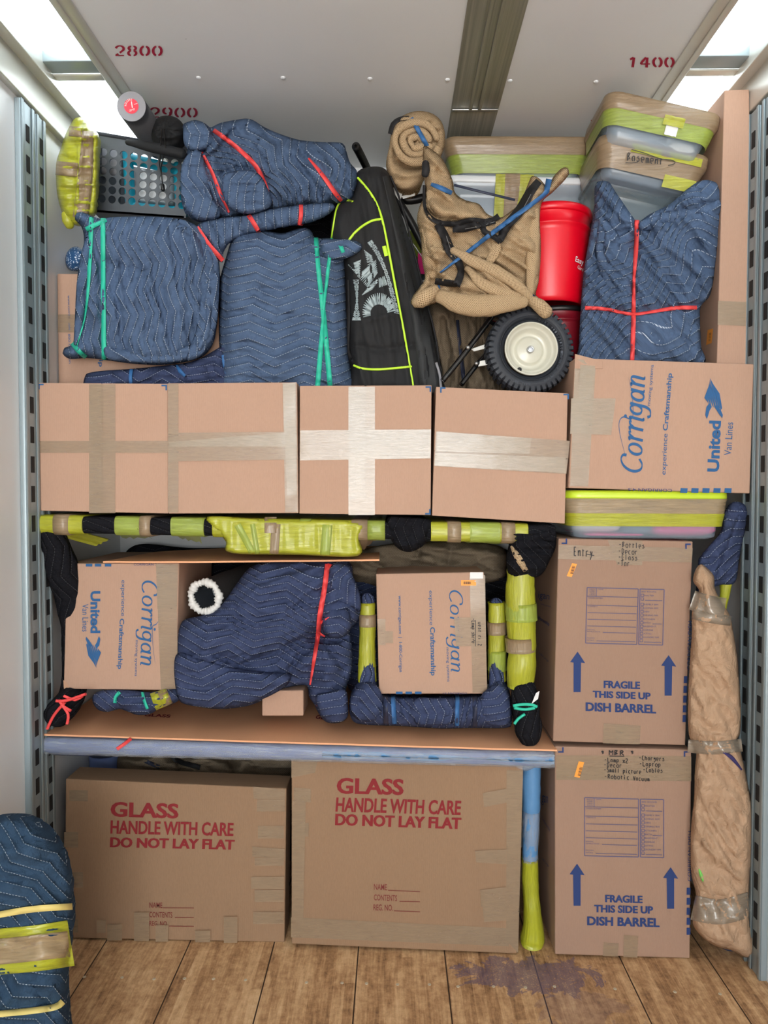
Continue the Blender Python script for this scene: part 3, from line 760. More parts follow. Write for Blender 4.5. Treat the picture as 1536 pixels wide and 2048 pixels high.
# ------------------------------------------------------------------ cartons
def carton(name, label, c, Yf, depth, mt, group=None, cat='box', back=None, bevel=.004, body='carton_body'):
    """c: front tl,tr,br,bl in the picture; Yf: one depth or (left, right)"""
    Yl, Yr = Yf if isinstance(Yf, tuple) else (Yf, Yf)
    f = [P(c[0][0], c[0][1], Yl), P(c[1][0], c[1][1], Yr), P(c[2][0], c[2][1], Yr), P(c[3][0], c[3][1], Yl)]
    bk = np.array([0, depth, 0]) if back is None else np.array(back, float)
    base = (f[2]+f[3])/2+bk/2
    t = thing(name, label, cat, base, group)
    V, F = box8([tuple(p) for p in f]+[tuple(p+bk) for p in f], bevel)
    mk(body, V, F, mt, t, smooth=False)
    fc = Face(f[0], f[1], f[3])
    # keep face plane through the average of the corners
    t['_'] = 0; del t['_']
    return t, fc, f
def flaps(t, fc, c, seam, gap=3, mt=None, horizontal=False):
    tl, tr, br, bl = [np.array(p, float) for p in c]; L = lambda a, b, s: a+(b-a)*s
    if not horizontal:
        w = (tr-tl)[0]; s = (seam-tl[0])/w; g = gap/w/2
        qs = [(tl, L(tl, tr, s-g), L(bl, br, s-g), bl), (L(tl, tr, s+g), tr, br, L(bl, br, s+g))]
    else:
        h = (bl-tl)[1]; s = (seam-tl[1])/h; g = gap/h/2
        qs = [(tl, tr, L(tr, br, s-g), L(tl, bl, s-g)), (L(tl, bl, s+g), L(tr, br, s+g), br, bl)]
    for q in qs:
        f = [fc.at(p[0], p[1], .0045) for p in q]; b = [fc.at(p[0], p[1], .0003) for p in q]
        V, F = box8([tuple(p) for p in f]+[tuple(p) for p in b], .0012, 1); mk('flap', V, F, mt or M['card'], t, smooth=False)
def tapes(t, fc, qs, mt=None, off=.0058, name='packing_tape'):
    for i, q in enumerate(qs):
        m_ = M[q[4]] if len(q) > 4 else (mt or M['tape']); patch(name, q[:4], fc, m_, t, off+.0006*i, wr=.0012, seed=i+3)
def rect(x0, y0, x1, y1): return [(x0, y0), (x1, y0), (x1, y1), (x0, y1)]
def corner_marks(t, fc, L, off=.006, mt='ink_blue', s=11, w=3):
    k = Ink()
    for x, y, dx, dy in L:
        k.poly([(x, y), (x+dx*s, y), (x+dx*s, y+dy*w), (x, y+dy*w)]); k.poly([(x, y), (x, y+dy*s), (x+dx*w, y+dy*s), (x+dx*w, y)])
    k.build('corner_mark', fc, M[mt], t, off)

G1 = 'cartons in the long middle row'
# 1
c = [(77, 766), (336, 768), (337, 1027), (75, 1021)]
t, fc, _ = carton('cardboard_box', 'leftmost box of the middle row, tan cardboard with one wide upright tape seam', c, 2.53, .60, M['card'], G1)
flaps(t, fc, c, 205)
tapes(t, fc, [rect(180, 769, 232, 1026), rect(76, 882, 337, 906)], M['tape_dull']); tapes(t, fc, [rect(180, 769, 206, 1026)], M['tape_dull'], .0075)
corner_marks(t, fc, [(78, 768, 1, 1), (335, 770, -1, 1)])
# 2
c = [(336, 767), (594, 765), (597, 1026), (338, 1027)]
t, fc, _ = carton('cardboard_box', 'second box from the left in the middle row, taped along both edges and across', c, 2.525, .60, M['card'], G1)
flaps(t, fc, c, 895, horizontal=True)
tapes(t, fc, [rect(337, 768, 358, 1025), [(566, 767), (593, 766), (596, 1024), (571, 1025)], [(338, 866), (594, 864), (596, 919), (339, 923)]], M['tape_dull'])
tapes(t, fc, [[(340, 884), (594, 864), (594, 893), (340, 894)], [(566, 767), (591, 766), (594, 990), (575, 990)]], M['tape'], .0078)
# 3
c = [(600, 772), (863, 771), (861, 1030), (599, 1027)]
t, fc, _ = carton('cardboard_box', 'third box of the middle row, with a big shiny cross of packing tape', c, 2.53, .60, M['card'], G1)
flaps(t, fc, c, 731)
tapes(t, fc, [rect(697, 774, 750, 1030), [(601, 861), (862, 859), (861, 917), (600, 921)]], M['tape'])
tapes(t, fc, [rect(699, 774, 731, 1000), rect(733, 860, 861, 917)], M['tape'], .0078)
corner_marks(t, fc, [(862, 773, -1, 1), (861, 1029, -1, -1)])
# 4
c = [(872, 774), (1135, 787), (1129, 1047), (864, 1031)]
t, fc, _ = carton('cardboard_box', 'fourth box of the middle row, slightly tilted, with one tape band straight across', c, 2.53, .60, M['card'], G1)
flaps(t, fc, c, 902, horizontal=True)
tapes(t, fc, [[(872, 863), (1139, 882), (1132, 948), (868, 932)]], M['tape_dull'])
tapes(t, fc, [[(874, 863), (1062, 877), (1058, 908), (872, 903)], [(870, 906), (1130, 915), (1130, 946), (869, 931)]], M['tape'], .0078)
corner_marks(t, fc, [(880, 775, 1, 1), (1137, 788, -1, 1)])
# 5 big mover's carton
c = [(1150, 716), (1508, 728), (1500, 987), (1137, 976)]
t, fc, f5 = carton('moving_box', 'moving company carton lying on its side on the lime lidded tub', c, 2.515, .62, M['card'])
V, F = box8([tuple(fc.at(x, y, .002)) for x, y in ((1150, 708), (1205, 722), (1206, 738), (1149, 738))]+[tuple(fc.at(x, y, -.004)) for x, y in ((1150, 708), (1205, 722), (1206, 738), (1149, 738))], .001, 1)
mk('bent_flap', V, F, M['card'], t, smooth=False)
tapes(t, fc, [[(1150, 718), (1192, 722), (1176, 973), (1140, 972)], [(1142, 797), (1231, 797), (1222, 870), (1140, 868)], [(1160, 730), (1190, 732), (1182, 800), (1155, 800)]], M['tape'], .0012)
tapes(t, fc, [[(1142, 797), (1180, 797), (1178, 868), (1140, 868)], [(1160, 733), (1186, 735), (1182, 797), (1156, 797)]], M['tape'], .0035)
k = Ink()
corrigan(k, (1283, 948), (1290, 752), (-42, -3), .20)
k.stroke(catmull([(1252, 916), (1240, 870), (1238, 845), (1246, 834), (1262, 838), (1266, 825), (1264, 790), (1257, 756)], False, 3), 3, 1.2, 0, True)
k.text('moving systems', (1302, 812), (1309, 730), (1294, 812))
k.build('printed_name', fc, M['ink_blue'], t, .0016); k = Ink()
k.text('experience', (1334, 950), (1338, 868), (1322, 949)); k.text('Craftsmanship', (1338, 862), (1347, 747), (1325, 861), .02)
k.build('printed_slogan', fc, M['ink_blue'], t, .0016); k = Ink()
k.text('United', (1438, 944), (1442, 842), (1414, 943), .035); k.text('Van Lines', (1462, 911), (1466, 845), (1448, 910))
bird(k, (1446, 838), (0, -80), (-42, 0))
k.build('carrier_logo', fc, M['ink_blue'], t, .0016); k = Ink()
for i in range(5): k.poly([(1361+22*i, 976), (1375+22*i, 976.5), (1374+22*i, 986), (1360+22*i, 985.5)])
k.build('edge_stripes', fc, M['ink_blue'], t, .0016)
k = Ink(); k.text('CORRIGAN 4.5', (1344, 978), (1256, 976), (1344, 984)); k.build('printed_size', fc, M['ink_navy'], t, .0016)

# dish barrels
def form(k, x0, y0, x1, y1, xm, xr, sl):
    """contents form: x0..xm left table, xm..x1 room list; sl = skew per unit width"""
    q = lambda u, v: (x0+(x1-x0)*u+xr*v, y0+(y1-y0)*v+sl*u)
    ln = lambda a, b, c_, d, w=1.1: k.lines([q(a, b), q((a+c_)/2, (b+d)/2), q(c_, d)], w)
    um = (xm-x0)/(x1-x0)
    for a, b in ((0, um-.012), (um+.012, 1)):
        ln(a, 0, b, 0, 1.6); ln(a, 1, b, 1, 1.6); ln(a, 0, a, 1, 1.6); ln(b, 0, b, 1, 1.6)
    e = um-.012
    ln(0, .155, e, .155); ln(.12, 0, .12, .155); ln(0, .315, e, .315)
    for v in (.45, .57, .69): ln(.015, v, e-.015, v)
    ln(.22, .80, e-.02, .80); ln(.14, .955, e-.02, .955)
    tx = lambda s_, u, v, w, h: k.text(s_, q(u, v), q(u+w, v), q(u, v-h))
    tx('NAME', .15, .035, .06, .02); tx('ORDER NUMBER', .02, .195, .19, .022); tx('CONTENTS', .02, .35, .12, .022)
    for i, s_ in enumerate(('PIECE', 'NUMBER', 'TAG', 'DATE')): tx(s_, .03, .04+i*.032, .07, .02)
    tx('SPECIAL', .015, .765, .1, .02); tx('INSTRUCTIONS', .015, .80, .17, .02); tx('PACKERS', .015, .915, .1, .02); tx('INITIALS', .015, .955, .09, .02)
    tx('BED ROOMS', um+.03, .06, .19, .026)
    rows = ['MASTER', '', 'FAMILY RM', 'LIVING RM', 'DEN', 'DINING RM', 'KITCHEN', 'BATH', 'BASEMENT', 'GARAGE', 'ATTIC', 'LAUNDRY RM', '']
    ys = [.115, .18, .275, .34, .405, .47, .54, .605, .67, .735, .80, .865, .93]
    for s_, v in zip(rows, ys):
        a, b = um+.028, um+.062
        ln(a, v-.022, b, v-.022, 1); ln(a, v+.022, b, v+.022, 1); ln(a, v-.022, a, v+.022, 1); ln(b, v-.022, b, v+.022, 1)
        if s_: tx(s_, um+.07, v+.014, .019*len(s_)+.01, .028)
        else: ln(um+.08, v+.022, .98, v+.022)
    ln(.86, .605+.018, .98, .605+.018)
def arrow(k, x, y0, y1, sk):
    w = 15; k.poly([(x, y0), (x+w, y0+23), (x+7, y0+22), (x+7+sk, y1), (x-7+sk, y1), (x-8, y0+22), (x-w, y0+21)])
def barrel(label, c, Yf, dy, group):
    t, fc, f = carton('dish_carton', label, c, Yf, .46, M['card_dish'], group)
    return t, fc, f
GD = 'stacked dish cartons'
c = [(1117, 1077), (1386, 1083), (1371, 1491), (1106, 1483)]
t, fc, f = barrel('upper dish barrel carton marked Entry in black marker', c, 2.535, 0, GD)
tapes(t, fc, [[(1117, 1090), (1385, 1096), (1383, 1125), (1116, 1118)], [(1215, 1080), (1285, 1082), (1284, 1130), (1234, 1130)], [(1207, 1446), (1281, 1451), (1279, 1488), (1205, 1486)], [(1230, 1452), (1256, 1453), (1255, 1487), (1229, 1487)]], M['tape_dull'], .0012)
k = Ink(); form(k, 1174, 1175, 1328, 1286, 1278, -3, 4); k.build('contents_form', fc, M['ink_pale'], t, .0016)
k = Ink(); arrow(k, 1155, 1303, 1384, -1); arrow(k, 1337, 1310, 1391, -1)
k.text('FRAGILE', (1207, 1376), (1279, 1378), (1207, 1361), .025); k.text('FRAGILE', (1207.9, 1376), (1279.9, 1378), (1207.9, 1361), .025); k.text('THIS SIDE UP', (1185, 1395), (1300, 1399), (1185, 1381), .025); k.text('THIS SIDE UP', (1185.9, 1395), (1300.9, 1399), (1185.9, 1381), .025); k.text('DISH BARREL', (1171, 1422), (1311, 1427), (1171, 1404), .025); k.text('DISH BARREL', (1171.9, 1422), (1311.9, 1427), (1171.9, 1404), .025)
k.build('printed_lettering', fc, M['ink_navy'], t, .0016)
k = Ink(); k.text('CORRIGAN DISH', (1382.5, 1340), (1385, 1242), (1373.5, 1340), .0)
for i in range(5): k.poly([(1367.5-.6*i, 1352+19.5*i), (1377-.6*i, 1352+19.5*i), (1376.5-.6*i, 1366+19.5*i), (1367-.6*i, 1366+19.5*i)])
# the last stripe and side words run round the right edge
k.V = [(min(v[0], 1384 if v[1] < 1345 else 1374.5-(v[1]-1352)*.03), v[1]) for v in k.V]
k.build('edge_lettering', fc, M['ink_navy'], t, .0016)
corner_marks(t, fc, [(1134, 1088, -1, -1), (1370, 1087, 1, 1)], .0022, 'ink_navy')
k = Ink(); w = 1.7
hand(k, 'Entry', 1148, 1111, (8, .7), (0, -17), 1.8); k.lines([(1172, 1108), (1188, 1111)], 1.6)
for s_, x, y in (('-Bottles', 1238, 1094), ('-Decor', 1237, 1107), ('-Glass', 1237, 1119), ('-Jar', 1235, 1131)): hand(k, s_, x, y, (6.6, .4), (0, -10.5), 1.5)
k.build('handwriting', fc, M['ink_black'], t, .0028)
stk = patch('orange_sticker', [(1144, 1126), (1154, 1128), (1143, 1154), (1133, 1152)], fc, M['orange'], t, .002); k = Ink()
for i in range(8): k.lines([(1140+1.1*i*.5, 1146-2*i), (1146+1.1*i*.5, 1147-2*i)], .8 if i % 3 else 1.4)
k.build('barcode', fc, M['ink_black'], stk, .003)
# faint print on its left side
s1 = Face(f[0], f[3], f[0]+np.array([0, .46, 0]))
k = Ink(); k.text('igan', (1077, 1200), (1099, 1204), (1078, 1183), .0); k.text('moving systems', (1082, 1210), (1103, 1216), (1082, 1206)); k.text('Craftsmanship', (1072, 1237), (1099, 1254), (1073, 1228), .015); k.text('1-800-Corrigan', (1080, 1310), (1098, 1326), (1080, 1304))
k.build('side_lettering', s1, M['ink_navy'], t, .0016)
c = [(1110, 1493), (1383, 1500), (1380, 1917), (1110, 1909)]
t, fc, f = barrel('lower dish barrel carton marked MBR standing on the wooden floor', c, 2.525, 0, GD)
tapes(t, fc, [[(1112, 1510), (1382, 1512), (1382, 1562), (1112, 1559)], [(1112, 1533), (1382, 1536), (1382, 1562), (1112, 1559)], [(1207, 1884), (1237, 1886), (1235, 1912), (1205, 1911)], [(1247, 1869), (1276, 1871), (1274, 1914), (1246, 1913)]], M['tape_dull'], .0012)
k = Ink(); form(k, 1169, 1595, 1327, 1711, 1278.5, 0, 4); k.build('contents_form', fc, M['ink_pale'], t, .0016)
k = Ink(); arrow(k, 1154, 1727, 1811, 0); arrow(k, 1341, 1734, 1817, 0)
k.text('FRAGILE', (1210, 1804), (1284, 1806), (1210, 1789), .025); k.text('FRAGILE', (1210.9, 1804), (1284.9, 1806), (1210.9, 1789), .025); k.text('THIS SIDE UP', (1188, 1824), (1305, 1827), (1188, 1809), .025); k.text('THIS SIDE UP', (1188.9, 1824), (1305.9, 1827), (1188.9, 1809), .025); k.text('DISH BARREL', (1174, 1850), (1318, 1854), (1174, 1832), .025); k.text('DISH BARREL', (1174.9, 1850), (1318.9, 1854), (1174.9, 1832), .025)
k.build('printed_lettering', fc, M['ink_navy'], t, .0016)
k = Ink(); k.text('CORRIGAN DISH', (1382, 1762), (1383, 1662), (1375, 1762))
for i in range(5): k.poly([(1373, 1775+20*i), (1380.5, 1775+20*i), (1380.2, 1789+20*i), (1372.7, 1789+20*i)])
k.build('edge_lettering', fc, M['ink_navy'], t, .0016)
corner_marks(t, fc, [(1127, 1505, -1, -1), (1367, 1502, 1, 1)], .0022, 'ink_navy')
k = Ink()
hand(k, 'MBR', 1218, 1509, (11, .4), (0, -9), 2.0); k.lines([(1218, 1511.5), (1248, 1512)], 1.6); hand(k, '*', 1202, 1509, (8, 0), (0, -10), 1.8); hand(k, '*', 1261, 1509, (8, 0), (0, -10), 1.8)
for s_, x, y, d in (('-Lamp x2', 1209, 1523, 6), ('-Decor', 1208, 1533, 6.2), ('-Small picture', 1208, 1543, 5.4), ('-Robotic', 1209, 1556, 6.4), ('Vacuum', 1266, 1560, 5.7), ('-Chargers', 1278, 1519, 5.8), ('-Laptop', 1279, 1531, 6.2), ('-Cables', 1286, 1543, 5.8)): hand(k, s_, x, y, (d, .3), (0, -8.5), 1.5)
k.build('handwriting', fc, M['ink_black'], t, .0034)
stk = patch('orange_sticker', [(1157, 1522), (1168, 1524), (1159, 1555), (1148, 1553)], fc, M['orange'], t, .003); k = Ink()
for i in range(8): k.lines([(1155+.5*i, 1549-2.2*i), (1161+.5*i, 1550-2.2*i)], .8 if i % 3 else 1.4)
k.build('barcode', fc, M['ink_black'], stk, .0038)
s1 = Face(f[0], f[3], f[0]+np.array([0, .46, 0])); k = Ink(); k.text('gan', (1084, 1610), (1096, 1613), (1085, 1590)); k.text('Craftsmanship', (1084, 1640), (1100, 1665), (1085, 1632)); k.text('1-800-Corrigan', (1084, 1720), (1098, 1736), (1085, 1714)); k.build('side_lettering', s1, M['ink_navy'], t, .0016)

# glass cartons
GG = 'glass cartons on the floor'
def glass_print(t, fc, L, mat_=M['ink_red']):
    k = Ink()
    for s_, a, b, c_, bo in L[:3]:
        for d_ in ((0, .9, 1.8) if bo > .036 else (0, .7)): k.text(s_, (a[0]+d_, a[1]), (b[0]-1.8+d_, b[1]), (c_[0]+d_, c_[1]), .02)
    k.build('printed_warning', fc, mat_, t, .0018)
    k = Ink()
    for it in L[3:]:
        if isinstance(it[0], str): k.text(*it[:4], .01)
        else: k.lines([it[0], ((it[0][0]+it[1][0])/2, (it[0][1]+it[1][1])/2), it[1]], 1.3)
    k.build('contents_lines', fc, M['ink_darkred'], t, .0018)
c = [(131, 1558), (573, 1577), (569, 1885), (129, 1876)]
t, fc, f = carton('flat_picture_carton', 'smaller glass carton on the floor to the left, seen with its top edge', c, 2.60, .12, M['card_brown'], GG)
glass_print(t, fc, [('GLASS', (221, 1633), (357, 1637), (222, 1603), .05), ('HANDLE WITH CARE', (221, 1667), (468, 1672), (222, 1640), .035), ('DO NOT LAY FLAT', (220, 1694), (469, 1699), (221, 1674), .045),
  ('NAME', (299, 1815), (325, 1815.5), (299, 1804)), ((326, 1815), (388, 1815.5)), ('CONTENTS', (299, 1834), (345, 1835), (299, 1823)), ((350, 1834), (388, 1834.5)), ('REG. NO.', (299, 1851), (336, 1852), (299, 1841)), ((338, 1851.5), (388, 1852))])
tl = [rect(139, 1580, 176, 1602), [(506, 1573), (571, 1578), (570, 1598), (508, 1597)], rect(514, 1598, 570, 1622), rect(516, 1651, 568, 1676), [(505, 1692), (570, 1697), (569, 1716), (505, 1712)], rect(510, 1714, 568, 1730), rect(503, 1752, 568, 1776), rect(510, 1778, 568, 1802), rect(507, 1822, 568, 1846), rect(130, 1662, 158, 1693), rect(130, 1742, 168, 1773), rect(132, 1835, 158, 1862),
      rect(216, 1846, 246, 1878), rect(270, 1822, 300, 1879), rect(313, 1847, 338, 1880), rect(392, 1858, 422, 1881), rect(449, 1830, 476, 1882), rect(196, 1836, 214, 1862)]
tapes(t, fc, tl, M['tape_dull'], .0012, 'tape_piece')
c = [(583, 1513), (1046, 1529), (1034, 1908), (583, 1888)]
t, fc, f = carton('flat_picture_carton', 'larger glass carton on the floor in the middle, taped along its bottom edge', c, (2.57, 2.535), .09, M['card_brown'], GG)
glass_print(t, fc, [('GLASS', (673, 1587), (807, 1590), (674, 1555), .05), ('HANDLE WITH CARE', (671, 1623), (922, 1630), (673, 1594), .035), ('DO NOT LAY FLAT', (670, 1650), (922, 1658), (671, 1627), .045),
  ('NAME', (748, 1779), (774, 1780), (748, 1767)), ((776, 1780), (840, 1783)), ('CONTENTS', (748, 1800), (794, 1802), (748, 1788)), ((799, 1802), (840, 1803)), ('REG. NO.', (747, 1820), (786, 1821), (747, 1808)), ((788, 1821), (840, 1823))])
tapes(t, fc, [[(582, 1834), (1018, 1856), (1018, 1892), (582, 1874)], [(1013, 1540), (1046, 1540), (1036, 1905), (1012, 1880)], [(583, 1513), (637, 1515), (630, 1545), (583, 1555)], [(588, 1574), (622, 1577), (622, 1604), (588, 1602)], [(590, 1645), (618, 1645), (617, 1672), (590, 1672)], [(585, 1600), (612, 1600), (607, 1835), (584, 1835)], [(965, 1585), (1013, 1576), (1013, 1604), (968, 1613)], [(950, 1700), (1012, 1697), (1012, 1727), (952, 1723)], [(960, 1778), (1012, 1772), (1012, 1812), (962, 1812)], [(965, 1812), (1012, 1808), (1012, 1838), (968, 1842)]], M['tape_dull'], .0012, 'tape_piece')

# mover's carton on the shelf, left
c = [(133, 1127), (358, 1126), (352, 1381), (127, 1378)]
t, fc, f = carton('moving_box', 'moving company carton on its side at the left end of the shelf', c, 2.60, .48, M['card'])
tapes(t, fc, [[(312, 1128), (352, 1128), (357, 1378), (322, 1379)], [(313, 1128), (357, 1128), (354, 1218), (315, 1218)]], M['tape_dull'], .0012)
k = Ink(); corrigan(k, (285, 1159), (281, 1331), (31, 0), .20)
k.stroke(catmull([(315, 1187), (320, 1205), (318, 1238), (312, 1249), (305, 1255), (307, 1300), (311, 1327)], False, 3), 2.4, 1, 0, True)
k.text('moving systems', (270, 1280), (268, 1352), (277, 1280));
k.build('printed_name', fc, M['ink_blue'], t, .0016); k = Ink()
k.text('experience', (241, 1160), (240, 1232), (251, 1160)); k.text('Craftsmanship', (237, 1237), (233, 1338), (249, 1237), .02)
k.build('printed_slogan', fc, M['ink_blue'], t, .0016); k = Ink()
k.text('United', (181, 1182), (181, 1266), (201, 1182), .035); k.text('Van Lines', (165, 1208), (165, 1263), (177, 1208)); bird(k, (171, 1272), (0, 62), (35, 0)); k.build('carrier_logo', fc, M['ink_blue'], t, .0016); k = Ink()
for x in (172, 190, 210): k.poly([(x, 1127.5), (x+13, 1127.5), (x+13, 1133), (x, 1133)])
k.build('edge_stripes', fc, M['ink_blue'], t, .0018)
k = Ink(); k.text('CORRIGAN 3.1', (268, 1131), (318, 1131), (268, 1126.8)); k.build('printed_size', fc, M['ink_navy'], t, .0018)
patch('torn_corner', [(127, 1360), (133, 1364), (140, 1378), (128, 1378)], fc, M['label'], t, .0012).data.materials[0] = M['card_edge']
# lamp shade carton
c = [(752, 1148), (968, 1144), (975, 1388), (758, 1388)]
t, fc, f = carton('moving_box', 'moving company carton marked lamp shade standing in the wrapped chair', c, 2.60, .40, M['card'])
tapes(t, fc, [[(939, 1150), (970, 1150), (974, 1385), (945, 1385)], [(755, 1238), (771, 1238), (771, 1290), (757, 1290)], [(770, 1262), (786, 1262), (786, 1286), (771, 1286)], [(908, 1235), (971, 1234), (972, 1292), (912, 1292)]], M['tape_dull'], .0012)
k = Ink(); corrigan(k, (899, 1178), (902, 1344), (26, 0), .20)
k.text('moving systems', (891, 1295), (893, 1363), (898, 1295));
k.build('printed_name', fc, M['ink_blue'], t, .0016); k = Ink()
k.text('experience', (856, 1181), (857, 1250), (865, 1181)); k.text('Craftsmanship', (857, 1254), (859, 1351), (870, 1254), .02)
k.build('printed_slogan', fc, M['ink_blue'], t, .0016); k = Ink()
k.text('www.corrigan.com  |  1-800-Corrigan', (795, 1191), (797, 1344), (803, 1191), .01); k.build('printed_address', fc, M['ink_blue'], t, .0016); k = Ink()
for x in (792, 811, 830): k.poly([(x, 1383), (x+13, 1383), (x+13, 1388), (x, 1388)])
k.build('edge_stripes', fc, M['ink_blue'], t, .0018)
k = Ink(); k.text('CORRIGAN 3.1', (934, 1384.5), (886, 1384.5), (934, 1388)); k.build('printed_size', fc, M['ink_navy'], t, .0018)
k = Ink(); hand(k, 'Guest rm 2', 956, 1239, (0, 5.4), (7, 0), 1.4); k.lines([(951, 1240), (950.5, 1292)], 1.3); hand(k, '-Lamp shade', 943, 1237, (0, 4.6), (7, 0), 1.4); k.build('handwriting', fc, M['ink_black'], t, .0036)
stk = patch('orange_sticker', rect(922, 1160, 952, 1171), fc, M['orange'], t, .0022); k = Ink()
for i in range(9): k.lines([(928+1.6*i, 1163), (928+1.6*i, 1168)], .8 if i % 3 else 1.3)
k.build('barcode', fc, M['ink_black'], stk, .003)
patch('shipping_label', rect(940, 1144.5, 966, 1157), fc, M['label'], t, .0026)
# little box on the shelf
c = [(524, 1381), (607, 1381), (607, 1432), (524, 1432)]
t, fc, f = carton('small_cardboard_box', 'small plain cardboard box on the shelf under the big blue bundle', c, 2.62, .14, M['card'])
# box at far left behind the square bundle
c = [(114, 547), (440, 549), (440, 782), (117, 782)]
t, fc, f = carton('cardboard_box', 'cardboard box behind the square blue bundle, at the left wall', c, 2.715, .40, M['card'])
tapes(t, fc, [rect(116, 629, 160, 665)], M['tape_dull'], .0012)
k = Ink(); k.text('www.corrigan.com', (134, 591), (136, 660), (140, 591)); k.text('800-Corrigan', (135, 668), (137, 727), (141, 668)); k.text('ip', (196, 720), (196, 734), (206, 720), .02); k.build('printed_lettering', fc, M['ink_blue'], t, .0018)
# tall narrow carton at the right wall
c = [(1449, 180), (1499, 178), (1503, 731), (1434, 731)]
t, fc, f = carton('tall_narrow_carton', 'tall narrow cardboard box upright against the right wall', c, 2.575, .28, M['card'])
tapes(t, fc, [[(1436, 602), (1492, 604), (1491, 652), (1435, 650)]], M['tape'], .0012)
sf = Face(f[0], f[3], f[0]+np.array([0, .3, 0])); stk = patch('orange_sticker', [(1416, 660), (1427, 657), (1424, 686), (1413, 690)], sf, M['orange'], t, .0014); k = Ink()
for i in range(6): k.lines([(1418+.3*i, 682-3*i), (1422+.3*i, 681-3*i)], .8)
k.build('barcode', sf, M['ink_black'], stk, .002)
# flat cardboard over the shelf box
def sheet(name, label, pts, zf, th, mt, group=None, wav=.004):
    """flat sheet: plan outline in metres, height function"""
    pts = np.array(pts, float); t = None; n = len(pts)
    x0, x1 = pts[:, 0].min(), pts[:, 0].max(); nx = 40
    # front and back edges as functions of x
    half = n//2; fr = pts[:half]; bk = pts[half:][::-1]
    xs = np.linspace(0, 1, nx+1); V = []
    fx = np.interp(xs, np.linspace(0, 1, len(fr)), fr[:, 0]); fy = np.interp(xs, np.linspace(0, 1, len(fr)), fr[:, 1])
    bx = np.interp(xs, np.linspace(0, 1, len(bk)), bk[:, 0]); by = np.interp(xs, np.linspace(0, 1, len(bk)), bk[:, 1]); ny = 14
    for s_ in (1, 0):
        for i in range(nx+1):
            for j in range(ny+1):
                v = j/ny; x = fx[i]*(1-v)+bx[i]*v; y = fy[i]*(1-v)+by[i]*v
                V.append((x, y, zf(x, y)+wav*float(fbm(np.array(x*6), np.array(y*6), 4))+(th if s_ else 0)))
    N = (nx+1)*(ny+1); F = []
    for i in range(nx):
        for j in range(ny):
            a = i*(ny+1)+j; b = a+ny+1; F.append((a, b, b+1, a+1)); F.append((N+a+1, N+b+1, N+b, N+a))
    for i in range(nx):
        a = i*(ny+1); b = a+ny+1; F.append((N+a, N+b, b, a)); a += ny; b += ny; F.append((a, b, N+b, N+a))
    for j in range(ny):
        F.append((N+j+1, N+j, j, j+1)); a = nx*(ny+1)+j; F.append((a+1, a, N+a, N+a+1))
    o = mk(name, V, F, mt, None, smooth=False); tag(o, label, 'cardboard sheet'); return o
sheet('cardboard_sheet', 'thin flat cardboard sheet lying on the carton under the yellow wrapped table', [(-1.05, 2.60), (-.7, 2.56), (-.05, 2.56), (-.06, 3.15), (-.6, 3.2), (-.98, 3.0)], lambda x, y: 1.394+.012*(x+1), .006, M['card_sheet'])
ssheet = sheet('cardboard_sheet', 'wide brown cardboard sheet laid over the blue wrapped tabletop', [(-1.255, 2.53), (-.3, 2.515), (.57, 2.505), (.575, 3.25), (-.3, 3.25), (-1.25, 3.25)], lambda x, y: .785-.0215*(x+1.25), .006, M['card_sheet'])
k = Ink(); sf = Face((-1.25, 2.5, .793), (.57, 2.5, .7535), (-1.25, 3.2, .793))
k.text('GLASS', (288, 1434), (340, 1437), (290, 1428), .03); k.text('GLASS', (630, 1439), (668, 1443), (634, 1431), .03); k.build('red_print', sf, M['ink_red'], ssheet, .003)
# ------------------------------------------------------------------ wrapped bundles, upper tier
def bundle(name, label, cat, mt, b, part='quilted_blanket', group=None):
    base = P(b.c[0], b.poly[:, 1].max(), b.Y); t = thing(name, label, cat, base, group)
    b.build(part, M[mt], t); return t
def fold(t, out, Y, T, mt='quilt', seed=1, qa=0., name='blanket_fold', **kw):
    b_ = Blob(out, Y, T, .03, R=kw.pop('R', .035), seed=seed, qa=qa, wr=kw.pop('wr', .004), **kw); b_.build(name, M[mt], t); return b_
D = math.radians
# A square bundle, teal bands, top left
b = Blob([(150, 425), (165, 423), (183, 432), (205, 438), (225, 434), (300, 433), (345, 436), (380, 444), (405, 462), (432, 500), (440, 545), (438, 600), (434, 650), (425, 690), (403, 714), (370, 724), (320, 730), (262, 727), (210, 720), (172, 716), (140, 718), (125, 707), (128, 696), (146, 686), (150, 640), (153, 580), (160, 530), (168, 480), (162, 452), (150, 440)],
    2.66, .11, .04, R=.07, wr=.006, wdir=D(80), waspect=3, seed=4, qa=D(88), warp=.035,
    creases=[([(205, 440), (200, 560), (206, 720)], 6, .01), ([(178, 440), (172, 540), (152, 690)], 6, .012), ([(405, 470), (415, 560), (405, 650), (380, 715)], 10, .02), ([(210, 520), (260, 535), (300, 545)], 5, .008), ([(380, 520), (400, 600), (375, 700)], 8, .012)],
    steps=[([(330, 440), (380, 470), (410, 540), (412, 640), (392, 712)], 30, .02), ([(168, 470), (185, 455), (215, 460)], 12, .01)])
tA = bundle('blanket_bundle', 'square quilted blue bundle with two upright teal bands near its left edge', 'wrapped bundle', 'quilt', b)
b.ribbon('rubber_band', [(206, 436), (206, 520), (207, 640), (208, 719)], 9.5, M['band_teal'], tA, back=True, off=.006)
b.ribbon('rubber_band', [(183, 434, 9), (180, 500, 9), (176, 580, 6), (168, 640, 4), (152, 690, 6)], 8, M['band_teal'], tA, off=.006)
